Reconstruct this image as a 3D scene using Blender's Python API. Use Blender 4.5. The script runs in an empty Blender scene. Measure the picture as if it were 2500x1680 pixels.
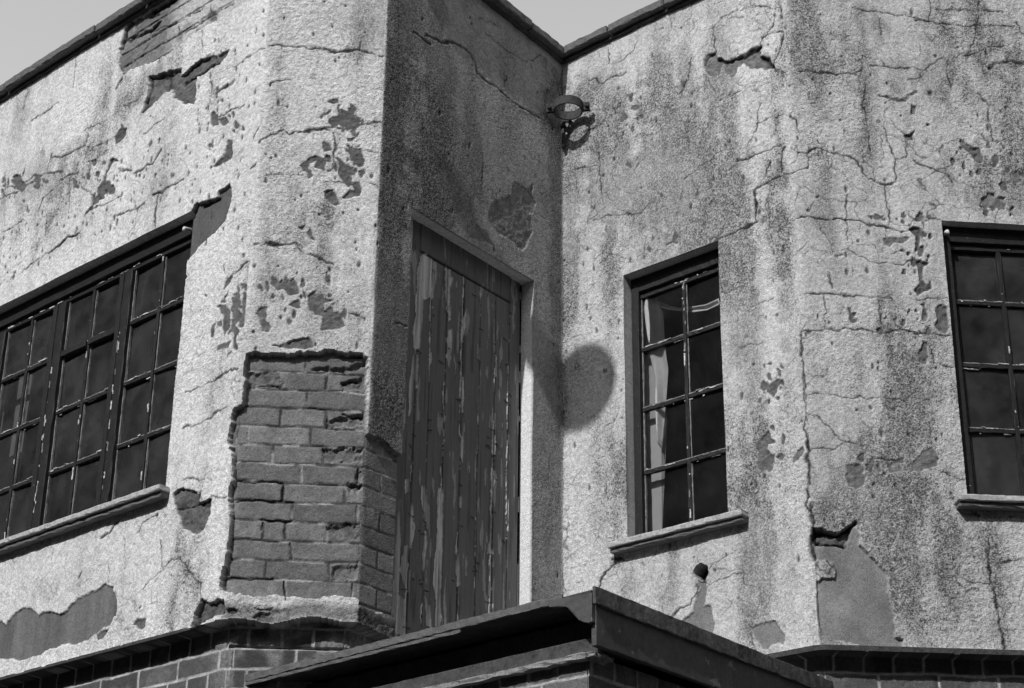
import bpy, bmesh, math, random
import numpy as np

# ------------------------------------------------------------------ camera, world, sun, exposure
SC = bpy.context.scene
COL = SC.collection
ZO = 1.6                                   # eye height above the ground
F, CX, CY = 3834.0, 1374.0, 1269.0         # measured from the vanishing points (2500 x 1680 frame)
PITCH = math.atan(1411 / F)
cam = bpy.data.objects.new('camera', bpy.data.cameras.new('camera'))
COL.objects.link(cam)
cam.location = (0, 0, ZO)
cam.rotation_euler = (math.pi / 2 + PITCH, 0, 0)
cam.data.sensor_width = 36
cam.data.lens = F / 2500 * 36
cam.data.shift_x = -(CX - 1250) / 2500
cam.data.shift_y = (CY - 840) / 2500
cam.data.clip_end = 3000
SC.camera = cam

SUN_AZ, SUN_EL = math.radians(32.3), math.radians(42)      # azimuth from -Y towards -X
SDIR = (-math.sin(SUN_AZ) * math.cos(SUN_EL), -math.cos(SUN_AZ) * math.cos(SUN_EL), math.sin(SUN_EL))
W = bpy.data.worlds.new('World')
SC.world = W
W.use_nodes = True
nt = W.node_tree
for n in list(nt.nodes):
    nt.nodes.remove(n)
sky = nt.nodes.new('ShaderNodeTexSky')
sky.sky_type = 'NISHITA'
sky.sun_disc = False
sky.sun_elevation = SUN_EL
sky.sun_rotation = math.radians(180) + SUN_AZ
sky.dust_density = 0.7
bw = nt.nodes.new('ShaderNodeSeparateColor')          # blue-sensitive black-and-white film: a pale sky
bg = nt.nodes.new('ShaderNodeBackground')
bg.inputs['Strength'].default_value = 0.15
wo = nt.nodes.new('ShaderNodeOutputWorld')
nt.links.new(sky.outputs[0], bw.inputs[0])
nt.links.new(bw.outputs[2], bg.inputs['Color'])
nt.links.new(bg.outputs[0], wo.inputs[0])

sun = bpy.data.objects.new('sun', bpy.data.lights.new('sun', 'SUN'))
COL.objects.link(sun)
sun.data.energy = 2.65
sun.data.angle = math.radians(0.8)
sun.data.color = (1.0, 1.0, 1.0)           # a black-and-white photograph
from mathutils import Vector
sun.rotation_euler = Vector(SDIR).to_track_quat('Z', 'Y').to_euler()

SC.view_settings.view_transform = 'Standard'
SC.view_settings.look = 'None'
SC.view_settings.exposure = 0.45
SC.view_settings.gamma = 1.0
SC.view_settings.use_curve_mapping = False

# ------------------------------------------------------------------ helpers
rnd = random.Random(7)


def hsh(ix, iy, seed):
    h = (ix * 374761393 + iy * 668265263 + seed * 974634777) & 0xFFFFFFFF
    h = ((h ^ (h >> 13)) * 1274126177) & 0xFFFFFFFF
    h = (h ^ (h >> 16)) & 0xFFFFFFFF
    return h.astype(np.float32) / np.float32(4294967295.0)


def vn(x, y, seed):
    """value noise 0..1"""
    x = np.asarray(x, dtype=np.float64); y = np.asarray(y, dtype=np.float64)
    x, y = np.broadcast_arrays(x, y)
    fx = np.floor(x); fy = np.floor(y)
    ix = fx.astype(np.int64); iy = fy.astype(np.int64)
    tx = (x - fx).astype(np.float32); ty = (y - fy).astype(np.float32)
    tx = tx * tx * (3 - 2 * tx); ty = ty * ty * (3 - 2 * ty)
    a = hsh(ix, iy, seed); b = hsh(ix + 1, iy, seed)
    c = hsh(ix, iy + 1, seed); d = hsh(ix + 1, iy + 1, seed)
    return (a + (b - a) * tx) * (1 - ty) + (c + (d - c) * tx) * ty


def fbm(x, y, seed, o=3):
    t = 0; a = 1.0; s = 0.0
    for k in range(o):
        t = t + a * vn(x * 2 ** k + 17.3 * k, y * 2 ** k + 9.1 * k, seed + k)
        s += a; a *= 0.5
    return t / s


def ss(x, a, b):
    t = np.clip((x - a) / (b - a), 0, 1)
    return t * t * (3 - 2 * t)


def ray(px, py):
    a = (px - CX) / F; b = -(py - CY) / F
    cp, sp = math.cos(PITCH), math.sin(PITCH)
    return (a, cp - b * sp, sp + b * cp)


class Plane:
    def __init__(s, o, bearing):
        s.o = o; b = math.radians(bearing)
        s.d = (math.sin(b), math.cos(b)); s.n = (s.d[1], -s.d[0])       # n points out of the building

    def off(s, k):
        p = Plane.__new__(Plane)
        p.o = (s.o[0] + s.n[0] * k, s.o[1] + s.n[1] * k); p.d = s.d; p.n = s.n
        return p

    def hit(s, px, py):
        r = ray(px, py)
        k = (s.o[0] * s.n[0] + s.o[1] * s.n[1]) / (r[0] * s.n[0] + r[1] * s.n[1])
        x, y, z = r[0] * k, r[1] * k, r[2] * k
        return ((x - s.o[0]) * s.d[0] + (y - s.o[1]) * s.d[1], z)

    def at(s, u, z, k=0.0):
        return (s.o[0] + s.d[0] * u + s.n[0] * k, s.o[1] + s.d[1] * u + s.n[1] * k, z + ZO)


# the five walls of the zig-zag front, left to right
KL = .988
PL = {'L': Plane((-2.1591567 * KL, 6.432079 * KL), 128), 'C': Plane((-.775, 5.755), 84), 'D': Plane((0, 6.75), 38),
      'R': Plane((0, 6.75), 128), 'Q': Plane((1.0085, 5.962), 84)}


def cross(a, b):
    det = a.d[0] * -b.d[1] + b.d[0] * a.d[1]
    rx, ry = b.o[0] - a.o[0], b.o[1] - a.o[1]
    u = (rx * -b.d[1] + b.d[0] * ry) / det
    return u


UL1 = cross(PL['L'], PL['C']); UC0 = cross(PL['C'], PL['L'])
UC1 = cross(PL['C'], PL['D']); UD0 = cross(PL['D'], PL['C'])
UR1 = cross(PL['R'], PL['Q']); UQ0 = cross(PL['Q'], PL['R'])
ZTOP = 5.0

ZF = {'Z1': (0, 0, .3826), 'Z2': (550, 0, .3826), 'Z3': (1000, 0, .3826), 'Z4': (1500, 0, .357), 'Z5': (1950, 0, .357),
      'Z6': (0, 450, .3827), 'Z7': (450, 450, .3827), 'Z8': (900, 450, .3827), 'Y1': (1450, 500, .3189),
      'Y2': (1900, 500, .3827), 'Y3': (0, 1080, .3827), 'Y4': (450, 1080, .3827), 'Y5': (900, 1080, .3827),
      'Y6': (1400, 1080, .3827), 'Y7': (1900, 1080, .3827), 'D1': (940, 500, .3316), 'D2': (930, 1000, .3571),
      'P': (0, 0, 1.0), 'V': (0, 0, 1.07154)}


def surv(plane, fr, pts):
    """survey marks -> wall coordinates (u, z) in metres"""
    a, b, s = ZF[fr]
    return np.array([plane.hit(a + x * s, b + y * s) for x, y in pts])


# ------------------------------------------------------------------ materials
def mat(name):
    m = bpy.data.materials.new(name); m.use_nodes = True
    t = m.node_tree
    for n in list(t.nodes):
        t.nodes.remove(n)
    o = t.nodes.new('ShaderNodeOutputMaterial')
    p = t.nodes.new('ShaderNodeBsdfPrincipled')
    t.links.new(p.outputs[0], o.inputs[0])
    return m, t, p


def nd(t, typ, **kw):
    n = t.nodes.new(typ)
    for k, v in kw.items():
        setattr(n, k, v)
    return n


def math_n(t, op, a, b=None, c=None):
    n = t.nodes.new('ShaderNodeMath'); n.operation = op
    for i, v in enumerate((a, b, c)):
        if v is None:
            continue
        if isinstance(v, (int, float)):
            n.inputs[i].default_value = v
        else:
            t.links.new(v, n.inputs[i])
    return n.outputs[0]


def noise_n(t, scale, detail=2, rough=.5, vec=None):
    n = t.nodes.new('ShaderNodeTexNoise'); n.inputs['Scale'].default_value = scale
    n.inputs['Detail'].default_value = detail; n.inputs['Roughness'].default_value = rough
    if vec is None:
        tc = t.nodes.new('ShaderNodeTexCoord'); vec = tc.outputs['Object']
    t.links.new(vec, n.inputs['Vector'])
    return n.outputs['Fac']


def clampn(t, v):
    n = t.nodes.new('ShaderNodeClamp'); t.links.new(v, n.inputs[0]); return n.outputs[0]


def gray(t, v, sock):
    n = t.nodes.new('ShaderNodeCombineColor')
    for i in range(3):
        t.links.new(v, n.inputs[i])
    t.links.new(n.outputs[0], sock)


def bump(t, p, h, strength, dist):
    b = t.nodes.new('ShaderNodeBump'); b.inputs['Strength'].default_value = strength
    b.inputs['Distance'].default_value = dist
    t.links.new(h, b.inputs['Height']); t.links.new(b.outputs[0], p.inputs['Normal'])


def surf_material(name, kind='render'):
    """surface whose base albedo, dirt density and pebble roughness are per-vertex maps of wear plus painted crack shade and edge highlights (attribute 'surf')"""
    m, t, p = mat(name)
    at = nd(t, 'ShaderNodeAttribute', attribute_name='surf')
    sp = nd(t, 'ShaderNodeSeparateColor'); t.links.new(at.outputs['Color'], sp.inputs[0])
    alb, stain, peb = sp.outputs
    if kind == 'render':
        A = noise_n(t, 140, 2, .6); B = noise_n(t, 55, 3, .6); G = noise_n(t, 190, 1, .5)
        v = math_n(t, 'ADD', math_n(t, 'MULTIPLY', A, .65), math_n(t, 'MULTIPLY', B, .35))
        thr = math_n(t, 'SUBTRACT', .655, math_n(t, 'MULTIPLY', stain, .165))
        sk = clampn(t, math_n(t, 'MULTIPLY', math_n(t, 'SUBTRACT', v, thr), 9.0))
        sk = math_n(t, 'MULTIPLY', sk, math_n(t, 'ADD', math_n(t, 'MULTIPLY', peb, .75), .12))
        f1 = math_n(t, 'SUBTRACT', 1.0, math_n(t, 'MULTIPLY', sk, .76))
        tc = nd(t, 'ShaderNodeTexCoord'); mp = nd(t, 'ShaderNodeMapping'); mp.inputs['Scale'].default_value = (1, 1, .42)
        t.links.new(tc.outputs['Object'], mp.inputs['Vector'])
        C = noise_n(t, 19, 6, .72, mp.outputs[0])
        k2 = clampn(t, math_n(t, 'MULTIPLY', math_n(t, 'SUBTRACT', C, math_n(t, 'SUBTRACT', .68, math_n(t, 'MULTIPLY', stain, .22))), 4.5))
        k2 = math_n(t, 'MULTIPLY', k2, math_n(t, 'ADD', math_n(t, 'MULTIPLY', peb, .34), .03))
        f1 = math_n(t, 'MULTIPLY', f1, math_n(t, 'SUBTRACT', 1.0, k2))
        f2 = math_n(t, 'ADD', .06, math_n(t, 'ADD', math_n(t, 'MULTIPLY', B, .7), math_n(t, 'MULTIPLY', G, 1.18)))
        col = math_n(t, 'MULTIPLY', math_n(t, 'MULTIPLY', alb, f1), f2)
        gray(t, col, p.inputs['Base Color'])
        p.inputs['Roughness'].default_value = .95
        p.inputs['Specular IOR Level'].default_value = .15
        h = math_n(t, 'MULTIPLY', math_n(t, 'ADD', A, math_n(t, 'MULTIPLY', G, .3)), math_n(t, 'ADD', math_n(t, 'MULTIPLY', peb, .85), .15))
        bump(t, p, h, .75, .005)
    else:                                                  # painted boards
        tc = nd(t, 'ShaderNodeTexCoord'); mp = nd(t, 'ShaderNodeMapping')
        mp.inputs['Scale'].default_value = (1, 1, .06)
        t.links.new(tc.outputs['Object'], mp.inputs['Vector'])
        A = noise_n(t, 160, 3, .6, mp.outputs[0]); G = noise_n(t, 60, 3, .6)
        f = math_n(t, 'ADD', .72, math_n(t, 'ADD', math_n(t, 'MULTIPLY', A, .3), math_n(t, 'MULTIPLY', G, .26)))
        gray(t, math_n(t, 'MULTIPLY', alb, f), p.inputs['Base Color'])
        p.inputs['Roughness'].default_value = .62
        p.inputs['Specular IOR Level'].default_value = .3
        bump(t, p, math_n(t, 'ADD', A, math_n(t, 'MULTIPLY', G, .5)), .35, .0025)
    return m


def rough_material(name, lo, hi, scale=40, rough=.9, bstr=.5, bdist=.006, chips=None, stretch=None):
    m, t, p = mat(name)
    vec = None
    if stretch:
        tc = nd(t, 'ShaderNodeTexCoord'); mp = nd(t, 'ShaderNodeMapping')
        mp.inputs['Scale'].default_value = stretch
        t.links.new(tc.outputs['Object'], mp.inputs['Vector']); vec = mp.outputs[0]
    A = noise_n(t, scale, 4, .65, vec); B = noise_n(t, scale * 5, 2, .6, vec)
    v = math_n(t, 'ADD', math_n(t, 'MULTIPLY', A, .6), math_n(t, 'MULTIPLY', B, .4))
    r = clampn(t, math_n(t, 'MULTIPLY', math_n(t, 'SUBTRACT', v, .3), 2.5))
    col = math_n(t, 'ADD', lo, math_n(t, 'MULTIPLY', r, hi - lo))
    if chips:
        thr, ca = chips
        C = noise_n(t, scale * 1.6, 3, .7, vec)
        k = clampn(t, math_n(t, 'MULTIPLY', math_n(t, 'SUBTRACT', C, thr), 30.0))
        col = math_n(t, 'ADD', math_n(t, 'MULTIPLY', col, math_n(t, 'SUBTRACT', 1.0, k)), math_n(t, 'MULTIPLY', k, ca))
    gray(t, col, p.inputs['Base Color'])
    p.inputs['Roughness'].default_value = rough
    p.inputs['Specular IOR Level'].default_value = .25
    bump(t, p, v, bstr, bdist)
    return m


def glass_material(name, dust):
    m, t, p = mat(name)
    o = [n for n in t.nodes if n.type == 'OUTPUT_MATERIAL'][0]
    tr = nd(t, 'ShaderNodeBsdfTransparent'); tr.inputs[0].default_value = (.93, .93, .93, 1)
    gl = nd(t, 'ShaderNodeBsdfGlossy'); gl.inputs['Roughness'].default_value = .06
    gl.inputs[0].default_value = (.9, .9, .9, 1)
    fr = nd(t, 'ShaderNodeFresnel'); fr.inputs['IOR'].default_value = 1.45
    mx = nd(t, 'ShaderNodeMixShader')
    t.links.new(fr.outputs[0], mx.inputs[0]); t.links.new(tr.outputs[0], mx.inputs[1]); t.links.new(gl.outputs[0], mx.inputs[2])
    df = nd(t, 'ShaderNodeBsdfDiffuse'); df.inputs[0].default_value = (.5, .5, .5, 1)
    A = noise_n(t, 9, 5, .7); B = noise_n(t, 140, 2, .6)
    sp = clampn(t, math_n(t, 'MULTIPLY', math_n(t, 'SUBTRACT', B, .72), 8.0))
    A2 = noise_n(t, 3.1, 3, .6)
    A = clampn(t, math_n(t, 'MULTIPLY', math_n(t, 'SUBTRACT', math_n(t, 'MULTIPLY', A, A2), .05), 2.6))
    d = math_n(t, 'ADD', math_n(t, 'MULTIPLY', A, dust), math_n(t, 'MULTIPLY', sp, .25))
    m2 = nd(t, 'ShaderNodeMixShader')
    t.links.new(d, m2.inputs[0]); t.links.new(mx.outputs[0], m2.inputs[1]); t.links.new(df.outputs[0], m2.inputs[2])
    t.links.new(m2.outputs[0], o.inputs[0])
    t.nodes.remove(p)
    return m


M = dict(
    render=surf_material('cracked_pebbledash'),
    board=surf_material('flaking_paint_boards', 'board'),
    coping=rough_material('weathered_concrete', .07, .2, 60, .95, .9, .01),
    sill=rough_material('painted_sill', .22, .62, 60, .9, .7, .005, (.60, .14)),
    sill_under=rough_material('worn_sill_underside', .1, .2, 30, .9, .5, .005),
    ledge=rough_material('worn_lead_ledge', .10, .36, 26, .8, .7, .005, (.66, .04)),
    black_paint=rough_material('black_window_paint', .006, .026, 70, .6, .5, .003, (.68, .28)),
    putty=rough_material('cracked_putty', .08, .36, 55, .85, .7, .004, (.62, .05)),
    paint_flake=rough_material('pale_paint_flakes', .45, .7, 60, .8, .3, .002),
    felt=rough_material('roof_felt', .07, .17, 35, .92, .8, .006),
    fascia=rough_material('worn_fascia_paint', .055, .12, 9, .75, .55, .005, (.64, .2)),
    fascia_top=rough_material('stained_fascia_trim', .025, .19, 12, .8, .7, .006, None),
    beam=rough_material('old_beam', .022, .10, 18, .85, .6, .005),
    iron=rough_material('rusted_iron', .02, .09, 55, .85, .9, .005),
    cloth=rough_material('pale_curtain_cloth', .7, .85, 25, .95, .15, .003),
    blind=rough_material('grey_board', .34, .4, 25, .95, .15, .003),
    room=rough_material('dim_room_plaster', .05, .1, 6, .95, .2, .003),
    roof=rough_material('flat_roof_asphalt', .05, .1, 20, .95, .6, .006),
    ground=rough_material('pavement_asphalt', .05, .12, 3, .95, .5, .01),
    glass=glass_material('dusty_glass', .105),
    glass_clean=glass_material('window_glass', .03),
    lamp_glass=rough_material('opal_lamp_globe', .5, .6, 10, .3, .05, .001),
)


# ------------------------------------------------------------------ object helpers
def link(o, parent=None):
    COL.objects.link(o)
    if parent:
        o.parent = parent
    return o


def tag(o, label=None, cat=None, group=None, kind=None):
    if label: o['label'] = label
    if cat: o['category'] = cat
    if group: o['group'] = group
    if kind: o['kind'] = kind
    return o


def empty(name, loc=(0, 0, 0)):
    o = bpy.data.objects.new(name, None); o.empty_display_size = .2
    return link(o)                                          # kept at the world origin so that part coordinates stay in world metres


class MB:
    """collects shapes into one mesh"""

    def __init__(s): s.bm = bmesh.new(); s.recalc = True

    def prism(s, corners8, bev=0.0, mi=0, jit=0.0, cuts=0):
        t = bmesh.new()
        v = [t.verts.new(c) for c in corners8]
        for f in ((0, 1, 2, 3), (7, 6, 5, 4), (0, 4, 5, 1), (1, 5, 6, 2), (2, 6, 7, 3), (3, 7, 4, 0)):
            t.faces.new([v[i] for i in f])
        if cuts:
            ax = sorted(((v[a].co - v[b].co).length, k) for k, (a, b) in enumerate(((0, 1), (1, 2), (0, 4))))[-1][1]
            pairs = (((0, 1), (3, 2), (4, 5), (7, 6)), ((1, 2), (0, 3), (5, 6), (4, 7)), ((0, 4), (1, 5), (2, 6), (3, 7)))[ax]
            es = [t.edges.get((v[a], v[b])) for a, b in pairs]
            bmesh.ops.subdivide_edges(t, edges=es, cuts=cuts, use_grid_fill=True)
        if bev:
            es = [e for e in t.edges if len(e.link_faces) == 2 and e.calc_face_angle(0) > .5]
            bmesh.ops.bevel(t, geom=es, offset=bev, segments=2, affect='EDGES', profile=.5)
        if jit:
            for q in t.verts:
                q.co += Vector((rnd.uniform(-jit, jit), rnd.uniform(-jit, jit), rnd.uniform(-jit, jit)))
        for f in t.faces:
            f.material_index = mi
        me = bpy.data.meshes.new('tmp'); t.to_mesh(me); t.free()
        s.bm.from_mesh(me); bpy.data.meshes.remove(me)

    def box(s, P, u0, u1, z0, z1, k0, k1, **kw):
        """box in wall coordinates, k = distance out of the wall plane"""
        s.prism([P.at(u0, z0, k0), P.at(u1, z0, k0), P.at(u1, z1, k0), P.at(u0, z1, k0),
                 P.at(u0, z0, k1), P.at(u1, z0, k1), P.at(u1, z1, k1), P.at(u0, z1, k1)], **kw)

    def tube(s, pts, r, n=12, mi=0, cap=True):
        pts = [Vector(p) for p in pts]; rings = []
        up = Vector((0, 0, 1))
        for i, p in enumerate(pts):
            d = (pts[min(i + 1, len(pts) - 1)] - pts[max(i - 1, 0)]).normalized()
            a = d.cross(up)
            if a.length < 1e-3: a = d.cross(Vector((1, 0, 0)))
            a.normalize(); b = d.cross(a)
            rr = r[i] if isinstance(r, (list, tuple)) else r
            rings.append([s.bm.verts.new(p + a * rr * math.cos(2 * math.pi * k / n) + b * rr * math.sin(2 * math.pi * k / n)) for k in range(n)])
        for i in range(len(rings) - 1):
            for k in range(n):
                f = s.bm.faces.new((rings[i][k], rings[i][(k + 1) % n], rings[i + 1][(k + 1) % n], rings[i + 1][k])); f.material_index = mi
        if cap:
            for q in (rings[0], rings[-1]):
                f = s.bm.faces.new(q); f.material_index = mi

    def build(s, name, mats, parent=None, smooth=False):
        if s.recalc: bmesh.ops.recalc_face_normals(s.bm, faces=s.bm.faces)
        me = bpy.data.meshes.new(name); s.bm.to_mesh(me); s.bm.free()
        for m in (mats if isinstance(mats, (list, tuple)) else [mats]):
            me.materials.append(m)
        if smooth:
            me.polygons.foreach_set('use_smooth', [True] * len(me.polygons))
        return link(bpy.data.objects.new(name, me), parent)


def big_mesh(name, co, quads, surf, material, parent):
    me = bpy.data.meshes.new(name)
    used = np.unique(quads); remap = np.zeros(len(co), dtype=np.int32); remap[used] = np.arange(len(used), dtype=np.int32)
    co = co[used].astype(np.float32); q = remap[quads].astype(np.int32); sf = surf[used].astype(np.float32)
    me.vertices.add(len(co)); me.vertices.foreach_set('co', co.ravel())
    me.loops.add(q.size); me.loops.foreach_set('vertex_index', q.ravel())
    me.polygons.add(len(q)); me.polygons.foreach_set('loop_start', np.arange(0, q.size, 4, dtype=np.int32))
    me.polygons.foreach_set('use_smooth', np.ones(len(q), dtype=bool))
    me.update(calc_edges=True)
    a = me.attributes.new('surf', 'FLOAT_COLOR', 'POINT')
    a.data.foreach_set('color', np.concatenate([sf, np.ones((len(sf), 1), np.float32)], 1).ravel())
    me.materials.append(material)
    me.set_sharp_from_angle(angle=math.radians(52))
    return link(bpy.data.objects.new(name, me), parent)


# ------------------------------------------------------------------ ground
gm = MB()
gm.prism([(-900, -900, -.3), (900, -900, -.3), (900, 900, -.3), (-900, 900, -.3), (-900, -900, 0), (900, -900, 0), (900, 900, 0), (-900, 900, 0)])
tag(gm.build('ground', M['ground']), kind='structure')

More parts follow.
